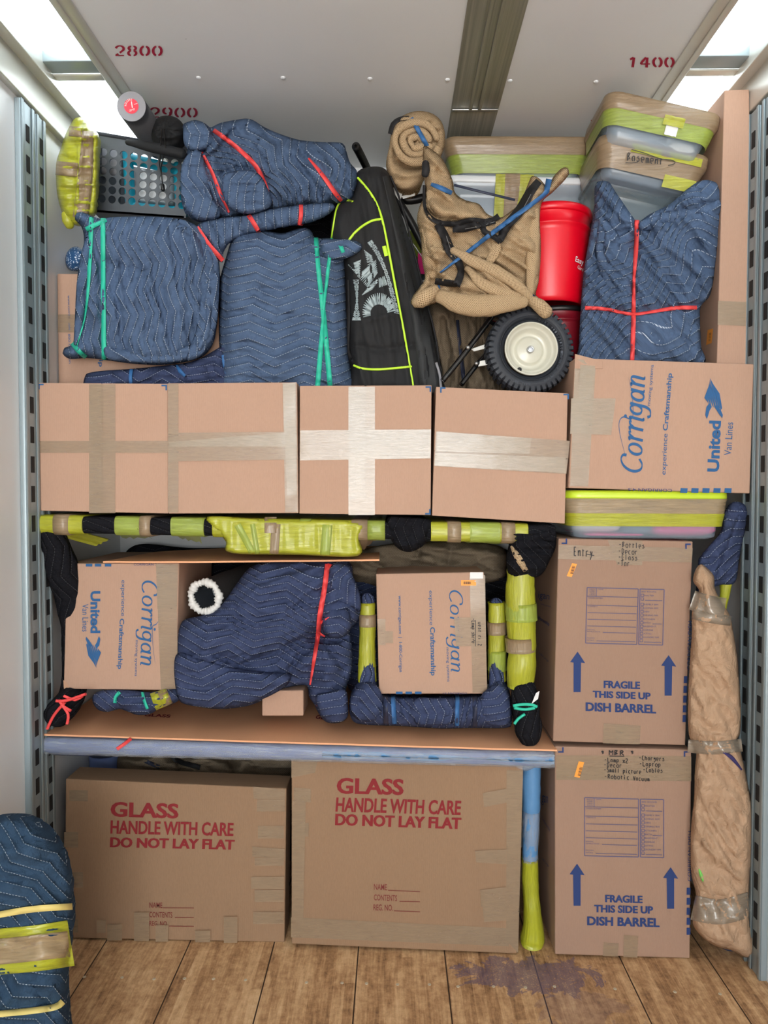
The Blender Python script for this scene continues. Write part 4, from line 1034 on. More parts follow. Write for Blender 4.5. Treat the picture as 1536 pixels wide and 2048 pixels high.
b.ribbon('rubber_band', [(172, 459, 10), (190, 450, 9), (213, 440, 7)], 9, M['band_teal'], tA, off=.009); b.ribbon('rubber_band', [(144, 686, 9), (157, 702, 9), (172, 715, 9)], 9, M['band_teal'], tA, off=.008)
fold(tA, [(352, 438), (390, 450), (420, 482), (436, 520), (438, 590), (430, 660), (404, 708), (372, 718), (392, 660), (400, 590), (398, 520), (378, 470)], 2.575, .022, seed=320, qa=D(75), warp=.04)
fold(tA, [(212, 690), (260, 700), (330, 700), (380, 690), (372, 718), (320, 726), (262, 724), (214, 716)], 2.58, .022, seed=321, qa=D(60), warp=.03)
fold(tA, [(154, 560), (164, 500), (176, 470), (180, 520), (172, 600), (158, 680), (148, 690), (150, 630)], 2.585, .02, seed=322, qa=D(88), warp=.02)
# B big bundle top, red bands
b = Blob([(365, 262), (368, 247), (385, 242), (405, 245), (420, 255), (440, 246), (470, 240), (500, 238), (530, 255), (560, 268), (600, 280), (645, 284), (684, 286), (692, 300), (700, 325), (714, 342), (716, 365), (710, 385), (700, 403), (650, 412), (560, 420), (480, 432), (440, 440), (400, 443), (375, 432), (366, 415), (361, 385), (362, 345), (372, 310), (375, 295)],
    2.72, .13, .10, R=.10, wr=.008, wdir=D(55), waspect=2.5, seed=9, qa=D(60), warp=.07,
    creases=[([(376, 300), (400, 310), (420, 290), (418, 258)], 6, .03), ([(400, 300), (422, 350), (440, 400), (460, 430)], 7, .02), ([(428, 262), (480, 300), (520, 350), (543, 412)], 7, .02), ([(440, 350), (450, 400), (475, 420), (520, 422)], 8, .02), ([(445, 345), (480, 335), (520, 345), (545, 400)], 6, .018), ([(615, 310), (650, 350), (685, 400)], 6, .016), ([(390, 340), (395, 390), (420, 425)], 7, .015), ([(480, 245), (510, 265), (560, 280), (620, 300)], 6, .012)],
    steps=[([(372, 300), (395, 320), (430, 300), (460, 260), (490, 240)], 30, .03), ([(400, 350), (410, 400), (440, 430)], 25, .02), ([(565, 270), (600, 300), (615, 350), (600, 400)], 30, .012)])
tB = bundle('blanket_bundle', 'topmost large blue quilted bundle bound by three slanting red bands', 'wrapped bundle', 'quilt', b)
b.ribbon('rubber_band', [(427, 260, 9), (470, 292, 9), (508, 328, 9), (527, 362, 9), (542, 405, 4)], 9, M['band_red'], tB, off=.007)
b.ribbon('rubber_band', [(402, 303, 7), (424, 345, 7), (440, 385, 7), (458, 425, 4)], 7, M['band_red'], tB, off=.007)
b.ribbon('rubber_band', [(617, 316, 4), (645, 350, 8), (672, 388, 9), (683, 402, 7)], 8, M['band_red'], tB, off=.007)
fold(tB, [(366, 268), (370, 248), (390, 240), (412, 248), (425, 265), (428, 285), (412, 300), (388, 304), (370, 292)], 2.62, .05, seed=301, qa=D(80), warp=.02)
fold(tB, [(446, 352), (470, 342), (500, 340), (520, 350), (536, 378), (544, 405), (530, 420), (495, 428), (462, 418), (446, 392)], 2.60, .035, seed=302, qa=D(100), warp=.04)
fold(tB, [(364, 330), (385, 300), (402, 302), (412, 340), (425, 390), (442, 425), (430, 438), (396, 440), (372, 420), (362, 385)], 2.60, .03, seed=303, qa=D(85), warp=.03)
# C long bundle below it
b = Blob([(394, 452), (412, 440), (445, 435), (495, 430), (540, 418), (600, 410), (640, 406), (665, 407), (671, 415), (650, 432), (620, 444), (560, 455), (520, 462), (490, 470), (462, 482), (448, 500), (445, 525), (435, 522), (418, 500), (402, 478)],
    2.62, .045, .05, R=.05, wr=.006, seed=14, qa=D(75), warp=.03, wdir=D(60), steps=[([(500, 430), (498, 465)], 14, .01), ([(410, 450), (430, 500), (445, 520)], 12, .014)], creases=[([(497, 430), (516, 462)], 5, .012), ([(600, 408), (603, 450)], 5, .01)])
tC = bundle('blanket_bundle', 'long slim blue quilted bundle lying crosswise under the topmost bundle, three short red bands', 'wrapped bundle', 'quilt', b)
b.ribbon('rubber_band', [(497, 430), (506, 444), (516, 461)], 9, M['band_red'], tC, back=True, off=.006)
b.ribbon('rubber_band', [(602, 409), (602, 430), (599, 450)], 8, M['band_red'], tC, back=True, off=.006)
b.ribbon('rubber_band', [(395, 453, 5), (405, 470, 8), (420, 492, 9), (446, 521, 9)], 9, M['band_red'], tC, off=.036)
# D centre bundle with crossing teal bands
b = Blob([(470, 468), (485, 460), (530, 460), (565, 466), (595, 457), (613, 455), (625, 465), (630, 476), (660, 476), (700, 479), (718, 485), (723, 496), (712, 508), (696, 516), (690, 528), (692, 600), (695, 700), (697, 788), (560, 790), (445, 788), (442, 740), (438, 680), (438, 610), (440, 560), (452, 515), (462, 482)],
    2.68, .12, .10, R=.09, wr=.0035, waspect=2, seed=21, qa=D(2), warp=.022, steps=[([(630, 478), (600, 475), (560, 470)], 20, .012), ([(640, 480), (660, 530), (700, 520)], 18, .015)],
    creases=[([(455, 520), (446, 600), (448, 700)], 10, .012), ([(640, 490), (650, 560), (658, 640), (650, 780)], 9, .01), ([(560, 475), (620, 500), (680, 520)], 8, .01)])
tD = bundle('blanket_bundle', 'tall blue quilted bundle with crossing teal bands on its right side', 'wrapped bundle', 'quilt', b)
b.ribbon('rubber_band', [(632, 475, 9), (637, 540, 9), (645, 610, 10), (652, 680, 10), (660, 772, 10)], 9, M['band_teal'], tD, off=.005)
b.ribbon('rubber_band', [(664, 476, 6), (656, 540, 7), (648, 615, 5), (642, 690, 9), (635, 776, 10)], 8, M['band_teal'], tD, off=.009)
b.ribbon('rubber_band', [(676, 478, 8), (683, 496, 8), (690, 514, 6)], 8, M['band_teal'], tD, off=.006)
fold(tD, [(640, 482), (668, 478), (705, 480), (722, 488), (722, 500), (700, 514), (672, 520), (648, 512)], 2.575, .03, seed=304, qa=D(10), warp=.02)
b.ribbon('rubber_band', [(676, 478, 8), (683, 496, 8), (690, 514, 6)], 8, M['band_teal'], tD, off=.05)
# E flat long bundle with blue bands
b = Blob([(168, 758), (172, 748), (200, 742), (260, 738), (320, 732), (370, 726), (402, 716), (430, 700), (450, 692), (475, 720), (478, 785), (380, 790), (250, 790), (172, 788)], 2.64, .045, .05, R=.05, wr=.006, seed=31, qa=D(8), warp=.03,
    creases=[([(262, 738), (262, 768)], 5, .012), ([(352, 732), (370, 765)], 6, .014), ([(446, 696), (452, 750)], 6, .014), ([(400, 720), (420, 770)], 8, .012)])
tE = bundle('blanket_bundle', 'low slim blue quilted bundle with narrow blue bands on top of the leftmost boxes', 'wrapped bundle', 'quilt_dark', b)
b.ribbon('rubber_band', [(263, 738), (261, 752), (262, 775)], 7, M['band_blue'], tE, off=.010); b.ribbon('rubber_band', [(353, 730, 3), (360, 742, 8), (370, 752, 5)], 7, M['band_blue'], tE, off=.012); b.ribbon('rubber_band', [(447, 710, 8), (450, 730, 9), (456, 750, 9)], 9, M['band_blue'], tE, off=.006)

# yellow wrapped bundle far left
b = Blob([(150, 236), (160, 234), (172, 240), (180, 256), (197, 268), (197, 300), (195, 360), (190, 425), (172, 436), (155, 450), (136, 444), (124, 425), (114, 385), (112, 330), (122, 295), (134, 262)], 2.70, .05, .06, R=.04, wr=.007, seed=41, crumple=.006, creases=[([(163, 240), (160, 300), (152, 430)], 4, -.012), ([(185, 265), (180, 430)], 4, .01)])
t = bundle('wrapped_package', 'narrow upright package wrapped in yellow film and tan tape high on the left', 'wrapped package', 'film_y', b, 'yellow_wrap')
b.ribbon('tan_tape', [(176, 262, 22), (172, 330, 28), (166, 400, 32), (160, 436, 30)], 26, M['film_t'], t, off=.003); b.ribbon('tan_tape', [(138, 262, 20), (165, 264, 20)], 18, M['film_t'], t, off=.005); b.ribbon('tan_tape', [(112, 336), (155, 340)], 28, M['film_t'], t, off=.005)
ptube('wrapped_knob', [(131, 428, 2.68, 8), (136, 441, 2.68, 12), (140, 452, 2.69, 9)], M['film_y'], t, noise=.004, round_=True)
# sparkling ball
b = Blob([(131, 512), (140, 497), (155, 493), (170, 505), (172, 525), (160, 540), (143, 542), (132, 530)], 2.80, .045, .05, R=.05, wr=.004, seed=43, res=3)
bundle('sequin_ball', 'small round blue cushion with white sparkles on the box at the left wall', 'cushion', 'sparkle', b, 'sequin_cover')

# right bundle with V notch
b = Blob([(1190, 372), (1200, 362), (1218, 364), (1230, 382), (1248, 408), (1266, 434), (1276, 444), (1300, 428), (1340, 408), (1372, 380), (1400, 362), (1425, 362), (1440, 376), (1442, 420), (1438, 480), (1430, 540), (1420, 590), (1402, 612), (1400, 640), (1402, 690), (1403, 730), (1280, 731), (1160, 730), (1158, 690), (1162, 610), (1168, 540), (1178, 480), (1188, 420)],
    2.62, .07, .06, R=.06, wr=.007, wdir=D(50), waspect=3, seed=52, qa=D(-40), warp=.10, pull=[(1272, 448, 75, 9, .012), (1268, 626, 50, 8, .008)],
    creases=[([(1272, 442), (1268, 540), (1266, 626), (1264, 740)], 8, .018), ([(1160, 616), (1210, 620), (1266, 628), (1330, 618), (1405, 612)], 8, .02), ([(1276, 450), (1330, 432), (1400, 420)], 6, .014), ([(1215, 420), (1195, 520), (1190, 600)], 10, .014)],
    steps=[([(1276, 446), (1330, 425), (1390, 404), (1440, 402)], 22, .014), ([(1200, 440), (1215, 540), (1250, 620)], 30, .012)])
tR = bundle('blanket_bundle', 'blue quilted bundle tied with a red cross of bands, its top gaping in a V', 'wrapped bundle', 'quilt', b)
b.ribbon('rubber_band', [(1274, 440, 9), (1272, 500, 9), (1268, 560, 6), (1267, 640, 9), (1264, 736, 8)], 9, M['band_red'], tR, off=.006)
b.ribbon('rubber_band', [(1170, 616, 8), (1210, 618, 7), (1262, 628, 6), (1300, 624, 6), (1350, 616, 8), (1394, 615, 8)], 8, M['band_red'], tR, off=.008)
fold(tR, [(1278, 446), (1310, 430), (1350, 416), (1400, 402), (1438, 398), (1442, 420), (1425, 440), (1380, 446), (1320, 456), (1284, 462)], 2.585, .03, seed=305, qa=D(-60), warp=.04)
fold(tR, [(1200, 440), (1225, 450), (1250, 500), (1262, 560), (1262, 606), (1235, 600), (1205, 560), (1192, 500)], 2.575, .022, seed=306, qa=D(-30), warp=.05)
fold(tR, [(1282, 640), (1330, 632), (1390, 640), (1400, 690), (1398, 720), (1340, 716), (1290, 690)], 2.58, .025, seed=307, qa=D(-50), warp=.06)

# ------------------------------------------------------------------ racket bag
b = Blob([(712, 350), (722, 338), (745, 333), (765, 335), (776, 345), (785, 370), (800, 430), (815, 490), (835, 570), (855, 640), (872, 700), (884, 755), (884, 790), (790, 792), (700, 790), (700, 740), (698, 690), (694, 620), (690, 560), (680, 510), (664, 480), (663, 440), (672, 415), (690, 402), (704, 395), (712, 372)],
    2.70, .10, .08, R=.05, wr=.0028, wdir=D(80), waspect=4, seed=61, warp=0,
    creases=[([(782, 370), (800, 450), (830, 560), (850, 650), (868, 780)], 7, .02), ([(700, 690), (760, 700), (830, 690)], 8, .008), ([(735, 640), (800, 625)], 8, -.006)],
    steps=[([(716, 357), (745, 390), (765, 440), (785, 530), (805, 650), (828, 790)], 25, -.012)])
tG = bundle('racket_bag', 'tall black sports racket bag with lime green piping and a pale hatched print', 'bag', 'nylon', b, 'bag_body')
b.ribbon('gusset', [(770, 352, 10), (795, 440, 22), (820, 540, 32), (842, 640, 36), (862, 785, 38)], 30, M['mesh'], tG, off=.002)
for q in ([(716, 356), (735, 378), (752, 405), (764, 438), (775, 490), (790, 570), (806, 655), (819, 730), (829, 790)], [(764, 438), (745, 441), (725, 452), (707, 468), (697, 482)], [(705, 403), (690, 400), (680, 405), (673, 418), (668, 445), (663, 478)], [(708, 731), (725, 737), (755, 739), (795, 736), (822, 733)]):
    b.cord('piping', q, .0042, M['lime'], tG)
b.ribbon('side_strap', [(693, 560, 9), (694, 640, 12), (692, 700, 14), (704, 728, 14)], 12, M['binding'], tG, off=.006)
b.cord('zip_guard', [(781, 352), (800, 400), (822, 480), (850, 590), (872, 680), (884, 780)], .004, M['binding'], tG, off=.004); b.cord('reflective_trim', [(872, 725), (879, 750), (882, 780)], .005, M['foamend'], tG, off=.006)
# print: hatched strokes forming big letters
k = Ink()
def hatch(pa, pb, n, w=1.2, cross=True):
    pa = catmull(pa, False, 3); pb = catmull(pb, False, 3)
    A = np.array([pa[int(i)] for i in np.linspace(0, len(pa)-1, n)]); B = np.array([pb[int(i)] for i in np.linspace(0, len(pb)-1, n)])
    for i in range(n):
        k.stroke([A[i], (A[i]+B[i])/2, B[i]], w)
        if cross and i < n-2: k.stroke([A[i], (A[i]+B[i+2])/2, B[i+2]], w*.8)
        if cross and i < n-2: k.stroke([A[i+2], (A[i+2]+B[i])/2, B[i]], w*.8)
hatch(arc(758, 624, 33, 38, 165, 272), arc(758, 626, 17, 17, 165, 272), 24, 1.7); hatch(arc(758, 624, 33, 38, 280, 355), arc(758, 626, 17, 17, 280, 355), 12, 1.6)
hatch([(704, 640), (712, 600), (706, 560)], [(722, 640), (716, 605), (718, 560)], 20, 1.2); hatch([(724, 590), (740, 570), (752, 560)], [(745, 578), (755, 565), (756, 560)], 12, 1.5)
hatch([(758, 556), (768, 552)], [(759, 575), (774, 570)], 9, 1.8); hatch([(696, 530), (712, 548)], [(722, 520), (720, 546)], 13, 1.2)
hatch([(714, 552), (735, 575)], [(752, 520), (755, 545)], 15, 1.3); hatch([(735, 486), (752, 510), (772, 555), (788, 625)], [(744, 480), (762, 510), (784, 570), (799, 628)], 40, .9); hatch([(728, 500), (735, 530)], [(744, 512), (748, 525)], 10, .8)
fB = lambda x, y, off: (lambda Yv: PV([x], [y], Yv-off)[0])(b.surf(x, y))
# evaluate all at once for speed
kv = np.array(k.V); Yv = b.surf(kv[:, 0], kv[:, 1])-.0035; W = PV(kv[:, 0], kv[:, 1], Yv)
mk('hatched_print', W, k.F, M['print'], tG, smooth=False)
k = Ink(); k.text('HEAD', (769, 492), (775, 512), (775, 492), .03); kv = np.array(k.V)
b.ribbon('maker_tag', [(768, 492), (773, 512)], 8, M['lime'], tG, off=.003)
# black padded handle behind the bag
ptube('umbrella_handle', [(712, 293, 2.66, 8.5), (722, 312, 2.76, 8.2), (738, 345, 2.92, 7.5)], M['black'], None, round_=True, seg=16)
tag(bpy.data.objects['umbrella_handle'], 'black rounded handle sticking up behind the racket bag', 'handle')

# ------------------------------------------------------------------ burlap
b = Blob([(812, 228), (835, 222), (862, 226), (882, 242), (890, 268), (888, 295), (880, 315), (868, 330), (850, 350), (842, 372), (820, 385), (798, 380), (780, 360), (772, 330), (778, 295), (784, 260), (795, 240)],
    2.74, .09, .16, R=.06, wr=.008, seed=71, warp=.01, creases=[(arc(834, 285, 14, 13, 0, 300), 4, .014), (arc(833, 285, 30, 28, -60, 240), 5, .018), (arc(832, 284, 46, 42, -60, 200), 4, .012), ([(790, 322), (812, 336), (845, 335), (868, 318)], 7, .03)], steps=[([(786, 318), (812, 336), (845, 335), (870, 320)], 30, -.03)])
tU = bundle('burlap_roll', 'rolled up tan burlap bundle with one blue band, highest thing in the middle', 'wrapped bundle', 'burlap', b, 'burlap_wrap')
b.ribbon('rubber_band', [(822, 236), (832, 252), (843, 272), (856, 296)], 9, M['band_blue'], tU, off=.034)
b.ribbon('black_binding', [(780, 268), (786, 248), (800, 238), (818, 236)], 9, M['binding'], tU, off=.004)
for r_, w_ in ((43, 7.5), (27, 7), (12, 6)):
    ptube('burlap_fold', [(833+r_*math.cos(a_)+2*math.sin(3*a_), 285+r_*.93*math.sin(a_), 2.648+.01*(r_ < 30), w_*(1+.15*math.sin(2*a_+r_))) for a_ in np.linspace(.3, 6.1, 22)], M['burlap'], tU, seg=12, noise=.003, round_=True)
b = Blob([(848, 292), (865, 300), (885, 318), (905, 360), (910, 385), (930, 400), (958, 408), (975, 428), (1000, 435), (1022, 422), (1040, 405), (1052, 378), (1064, 352), (1080, 358), (1094, 372), (1108, 352), (1124, 336), (1136, 336), (1139, 346), (1128, 362), (1104, 386), (1084, 405), (1080, 440), (1082, 500), (1078, 560), (1072, 590), (1090, 602), (1105, 625), (1102, 636), (1078, 628), (1052, 612), (1000, 625), (960, 630), (920, 622), (885, 602), (868, 608), (838, 615), (822, 608), (826, 592), (842, 570), (850, 555), (844, 520), (842, 480), (834, 440), (840, 410), (850, 390), (848, 350), (846, 318)],
    2.60, .085, .02, R=.055, wr=.010, wscale=.06, wdir=D(35), waspect=2.2, seed=75, warp=.015, pull=[(1060, 602, 55, 9, .010), (868, 562, 50, 10, .012)],
    creases=[([(852, 360), (858, 420), (880, 440), (930, 440), (975, 432)], 7, .03), ([(935, 520), (990, 548), (1040, 580), (1062, 600)], 6, .022), ([(930, 535), (960, 570), (1000, 590), (1050, 598)], 7, .028), ([(990, 440), (1000, 480), (985, 520)], 8, .022), ([(900, 450), (910, 500), (940, 530)], 8, .02), ([(1060, 370), (1030, 440), (1005, 480)], 8, .018), ([(950, 525), (915, 565), (900, 600)], 8, .02), ([(880, 330), (870, 370), (890, 400)], 7, .012)],
    steps=[([(895, 505), (940, 525), (1000, 555), (1060, 600)], 30, -.035), ([(850, 400), (880, 445), (940, 440), (990, 436)], 34, .028), ([(840, 440), (860, 500), (880, 550)], 30, .016), ([(870, 590), (930, 598), (1000, 592), (1055, 600)], 24, -.016)])
tW = bundle('burlap_bundle', 'large loose tan burlap bundle with black binding and blue bands, above the wheel', 'wrapped bundle', 'burlap', b, 'burlap_wrap')
for q_ in ([(880, 592, 2.545, 14), (915, 606, 2.53, 20), (960, 612, 2.525, 22), (1010, 606, 2.53, 20), (1048, 602, 2.54, 14)], [(905, 500, 2.525, 7), (945, 522, 2.515, 11), (1000, 548, 2.515, 12), (1040, 575, 2.525, 11), (1060, 594, 2.54, 8)], [(935, 535, 2.535, 6), (955, 560, 2.525, 10), (990, 580, 2.525, 12), (1040, 594, 2.535, 9)],
   [(862, 385, 2.55, 9), (868, 410, 2.535, 13), (895, 428, 2.53, 13), (940, 428, 2.535, 9)], [(850, 420, 2.56, 8), (856, 470, 2.545, 11), (862, 520, 2.55, 10), (866, 552, 2.565, 8)], [(1068, 420, 2.55, 9), (1066, 480, 2.54, 12), (1062, 540, 2.54, 11), (1060, 585, 2.55, 8)], [(986, 470, 2.535, 8), (992, 500, 2.52, 11), (978, 522, 2.525, 8)]):
    ptube('burlap_fold', q_, M['burlap'], tW, seg=16, noise=.006, round_=True, flat=.6)
ptube('burlap_end', [(872, 578, 2.55, 9), (856, 590, 2.545, 15), (840, 602, 2.55, 15), (830, 606, 2.56, 9)], M['burlap'], tW, seg=16, noise=.004, round_=True); ptube('burlap_end', [(1062, 600, 2.55, 9), (1078, 612, 2.545, 14), (1094, 626, 2.55, 13)], M['burlap'], tW, seg=16, noise=.004, round_=True)
for q, w in (([(848, 370, 5), (850, 415, 7), (868, 440, 9), (905, 448, 10), (945, 440, 9), (978, 442, 9), (998, 432, 12)], 9), ([(905, 458, 14), (930, 456, 16), (960, 448, 15), (990, 440, 14)], 14), ([(875, 448, 16), (888, 470, 18), (900, 500, 20), (916, 522, 16), (922, 545, 14), (912, 572, 16)], 16), ([(1078, 362, 14), (1060, 385, 18), (1040, 420, 20), (1015, 450, 18), (1000, 480, 14)], 16), ([(966, 440, 12), (968, 462, 12), (990, 474, 12), (1002, 486, 9)], 12), ([(870, 562, 12), (895, 566, 14), (914, 568, 12)], 13)):
    b.ribbon('black_binding', q, w, M['binding'], tW, off=.018)
for q in ([(892, 470), (902, 500), (916, 522)], [(930, 458), (962, 452), (990, 443)], [(1062, 388), (1045, 420)]):
    b.ribbon('stitching', q, 1.3, M['thread'], tW, off=.0205)
b.ribbon('rubber_band', [(1098, 358, 12), (1094, 378, 11), (1088, 390, 9), (1040, 425, 9), (990, 462, 9), (930, 508, 7), (880, 545, 3)], 9, M['band_blue'], tW, off=.032)
b.ribbon('rubber_band', [(862, 368, 7), (882, 376, 10), (904, 386, 9)], 10, M['band_blue'], tW, off=.006); b.ribbon('rubber_band', [(1042, 608), (1058, 602), (1070, 592)], 10, M['band_blue'], tW, off=.006); b.ribbon('rubber_band', [(874, 588), (878, 575), (880, 566)], 6, M['band_blue'], tW, off=.006)
ptube('black_binding', [(851, 326, 2.53, 7), (852, 340, 2.525, 8), (850, 350, 2.53, 7)], M['binding'], tW, round_=True)
tube('taut_band', [P(908, 370, 2.56), P(960, 383, 2.555), P(1030, 400, 2.55)], .0045, M['band_navy'], tW, seg=6, flat=.4)
# burlap behind and below
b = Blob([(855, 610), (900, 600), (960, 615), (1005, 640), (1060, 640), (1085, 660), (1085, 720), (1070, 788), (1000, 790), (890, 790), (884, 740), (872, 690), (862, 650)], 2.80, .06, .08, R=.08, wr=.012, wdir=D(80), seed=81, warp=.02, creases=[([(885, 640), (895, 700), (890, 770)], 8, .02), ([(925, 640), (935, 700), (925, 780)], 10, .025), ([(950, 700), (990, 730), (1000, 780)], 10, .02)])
t = bundle('burlap_bundle', 'dark burlap bundle standing behind the wheel and cart tubes', 'wrapped bundle', 'burlap_dark', b, 'burlap_wrap')
b.ribbon('rubber_band', [(915, 640, 6), (920, 690, 7), (928, 760, 9)], 7, M['band_navy'], t, off=.006)

# ------------------------------------------------------------------ middle shelf: upside of the black wrapped table
tT = thing('wrapped_table', 'black blanket wrapped table with yellow film bands carrying the middle row of boxes', 'table', (-.35, 2.9, .79))
X0, X1 = P(74, 1040, 2.53)[0], P(1112, 1050, 2.53)[0]; Z1 = P(70, 1029, 2.53)[2]-.004
softbox('wrapped_tabletop', X0, X1, 2.515, 3.30, Z1-.06, Z1, .022, M['quilt_black'], tT, noise=.005, seed=5, tilt=.018)
def fas(x0, x1, mt, ex, dz=0., name='film_band', nz=.004):
    a, c_ = P(x0, 1040, 2.52)[0], P(x1, 1040, 2.52)[0]; tl = .018*(a-X0)
    return softbox(name, a, c_, 2.515, 3.30, Z1-.06-tl-dz, Z1-tl, .024, M[mt], tT, noise=nz, nsc=.03, seed=int(x0), tilt=.018, expand=ex, res=.02)
for x0, x1, mt, ex in ((78, 165, 'film_y', .004), (108, 138, 'film_t', .007), (230, 300, 'film_g', .004), (280, 301, 'film_t', .007), (342, 408, 'film_g', .004), (425, 718, 'film_y', .004), (600, 622, 'film_g', .007), (703, 735, 'film_t', .007), (735, 770, 'film_g', .005), (862, 1056, 'film_y', .004), (895, 922, 'film_t', .007), (1003, 1030, 'film_t', .007), (940, 1000, 'film_g', .006)):
    fas(x0, x1, mt, ex)
ap = thing('wrapped_drawer_front', 'x', 'x', (0, 0, 0)); bpy.data.objects.remove(ap)
b = Blob([(418, 1032), (560, 1040), (716, 1044), (718, 1078), (716, 1112), (600, 1110), (462, 1106), (452, 1084), (436, 1064), (420, 1052)], 2.545, .05, .05, R=.008, wr=.0015, wdir=D(88), waspect=8, seed=88, res=4)
b.build('film_wrapped_apron', M['film_y'], tT)
for q, w, mt in (([(475, 1050), (505, 1105)], 14, 'film_g'), ([(552, 1048), (548, 1108)], 18, 'film_t'), ([(655, 1050), (650, 1110)], 20, 'film_g'), ([(505, 1048), (515, 1108)], 10, 'film_g')):
    b.ribbon('film_fold', q, w, M[mt], tT, off=.002)
b.ribbon('tape_tab', [(541, 1034), (541, 1066)], 24, M['film_t'], tT, off=.004)
# hanging film sheets drawn back under the top
for (q, mt) in (([(78, 1062), (160, 1062), (222, 1078), (190, 1092)], 'film_y'), ([(232, 1064), (290, 1064), (305, 1076), (245, 1076)], 'film_g'), ([(345, 1064), (400, 1068), (404, 1086), (360, 1076)], 'film_g'), ([(720, 1076), (768, 1064), (750, 1080), (716, 1108)], 'film_t'), ([(862, 1070), (1056, 1068), (1030, 1090), (880, 1080)], 'film_g')):
    ya, yb = 2.53, 2.66; Vq = [P(q[0][0], q[0][1], ya), P(q[1][0], q[1][1], ya), P(q[2][0], q[2][1], yb), P(q[3][0], q[3][1], yb)]
    Vv = []; n_ = 8
    for i in range(n_+1):
        for j in range(n_+1):
            u, v = i/n_, j/n_; p = Vq[0]*(1-u)*(1-v)+Vq[1]*u*(1-v)+Vq[2]*u*v+Vq[3]*(1-u)*v; p = p+np.array([0, 0, .004*math.sin(u*30)]); Vv.append(p)
    mk('hanging_film', Vv, [(i*(n_+1)+j, (i+1)*(n_+1)+j, (i+1)*(n_+1)+j+1, i*(n_+1)+j+1) for i in range(n_) for j in range(n_)], M[mt], tT)
b = Blob([(775, 1036), (812, 1034), (862, 1040), (860, 1066), (848, 1090), (820, 1104), (795, 1096), (778, 1070)], 2.55, .05, .05, R=.03, wr=.004, seed=90, qa=D(90)); b.build('blanket_corner', M['quilt_black'], tT)
# legs
ptube('wrapped_leg', [(100, 1052, 2.56, 24), (110, 1090, 2.57, 28), (124, 1140, 2.60, 32), (142, 1190, 2.64, 32), (152, 1260, 2.66, 28), (152, 1330, 2.66, 26), (146, 1385, 2.64, 26), (132, 1410, 2.58, 27), (108, 1434, 2.55, 26)], M['quilt_black'], tT, noise=.006, round_=True, seg=18)
lg = ptube('rubber_band', [(128, 1392, 2.515, 3), (150, 1400, 2.51, 3), (165, 1392, 2.515, 3)], M['band_red'], tT, seg=6)
for q in ([(112, 1402), (134, 1401), (172, 1388)], [(130, 1404), (108, 1430), (94, 1458)], [(122, 1408), (136, 1428), (134, 1448)], [(118, 1400), (126, 1412), (142, 1422)]):
    c = catmull([(x, y) for x, y in q], False, 6); tube('rubber_band', PV(c[:, 0], c[:, 1], np.full(len(c), 2.506)), .0052, M['band_red'], tT, seg=6)
b = Blob([(1015, 1062), (1050, 1050), (1090, 1045), (1110, 1055), (1112, 1090), (1100, 1120), (1082, 1150), (1050, 1158), (1020, 1152), (1012, 1120), (1018, 1085)], 2.57, .06, .06, R=.05, wr=.008, seed=92, qa=D(70)); b.build('blanket_corner', M['quilt_black'], tT)
b.ribbon('burlap_lining', [(1022, 1092, 4), (1036, 1115, 14), (1052, 1142, 10)], 12, M['burlap'], tT, off=.004)
ptube('film_wrapped_leg', [(1042, 1140, 2.58, 27), (1040, 1180, 2.58, 29), (1042, 1240, 2.58, 30), (1044, 1300, 2.58, 28), (1042, 1345, 2.58, 29), (1039, 1376, 2.58, 24)], M['film_y'], tT, noise=.005, nsc=.03, seg=20)
ptube('tan_tape', [(1040, 1274, 2.58, 30), (1041, 1302, 2.58, 30)], M['film_t'], tT, seg=20, noise=.002); ptube('green_film', [(1042, 1206, 2.58, 31), (1043, 1240, 2.58, 31.5)], M['film_g'], tT, seg=20, noise=.003)
ptube('wrapped_foot', [(1045, 1370, 2.57, 24), (1050, 1400, 2.56, 28), (1052, 1430, 2.56, 27), (1057, 1462, 2.56, 27), (1058, 1478, 2.56, 22)], M['quilt_black'], tT, noise=.006, round_=True, seg=18)
for q in ([(1026, 1412), (1045, 1409), (1066, 1410), (1074, 1414)], [(1028, 1416), (1050, 1419), (1070, 1416)], [(1050, 1428), (1036, 1438), (1029, 1448)]):
    c = catmull(q, False, 5); tube('rubber_band', PV(c[:, 0], c[:, 1], np.full(len(c), 2.507)), .0052, M['band_teal'], tT, seg=6)
c = [(1072, 1386), (1079, 1382), (1076, 1398), (1063, 1408)]; V, F = box8([tuple(P(x, y, 2.505)) for x, y in c]+[tuple(P(x, y, 2.508)) for x, y in c], 0); mk('white_tag', V, F, M['label'], tT, smooth=False)
# burlap bundle under table
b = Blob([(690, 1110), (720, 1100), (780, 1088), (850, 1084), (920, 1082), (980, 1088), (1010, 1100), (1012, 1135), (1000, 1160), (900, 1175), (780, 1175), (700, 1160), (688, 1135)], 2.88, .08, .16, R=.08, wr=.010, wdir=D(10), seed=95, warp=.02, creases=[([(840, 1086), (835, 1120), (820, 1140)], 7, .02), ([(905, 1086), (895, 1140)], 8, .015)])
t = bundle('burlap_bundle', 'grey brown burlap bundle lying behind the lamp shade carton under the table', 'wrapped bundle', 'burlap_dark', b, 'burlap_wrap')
b = Blob([(690, 1150), (745, 1140), (760, 1180), (765, 1300), (760, 1370), (700, 1380), (690, 1300)], 2.95, .08, .1, R=.06, wr=.01, seed=96); bundle('dark_filler', 'dark shaded bundle deep between the big blue bundle and the lamp shade carton', 'wrapped bundle', 'quilt_dark', b, 'blanket_wrap')
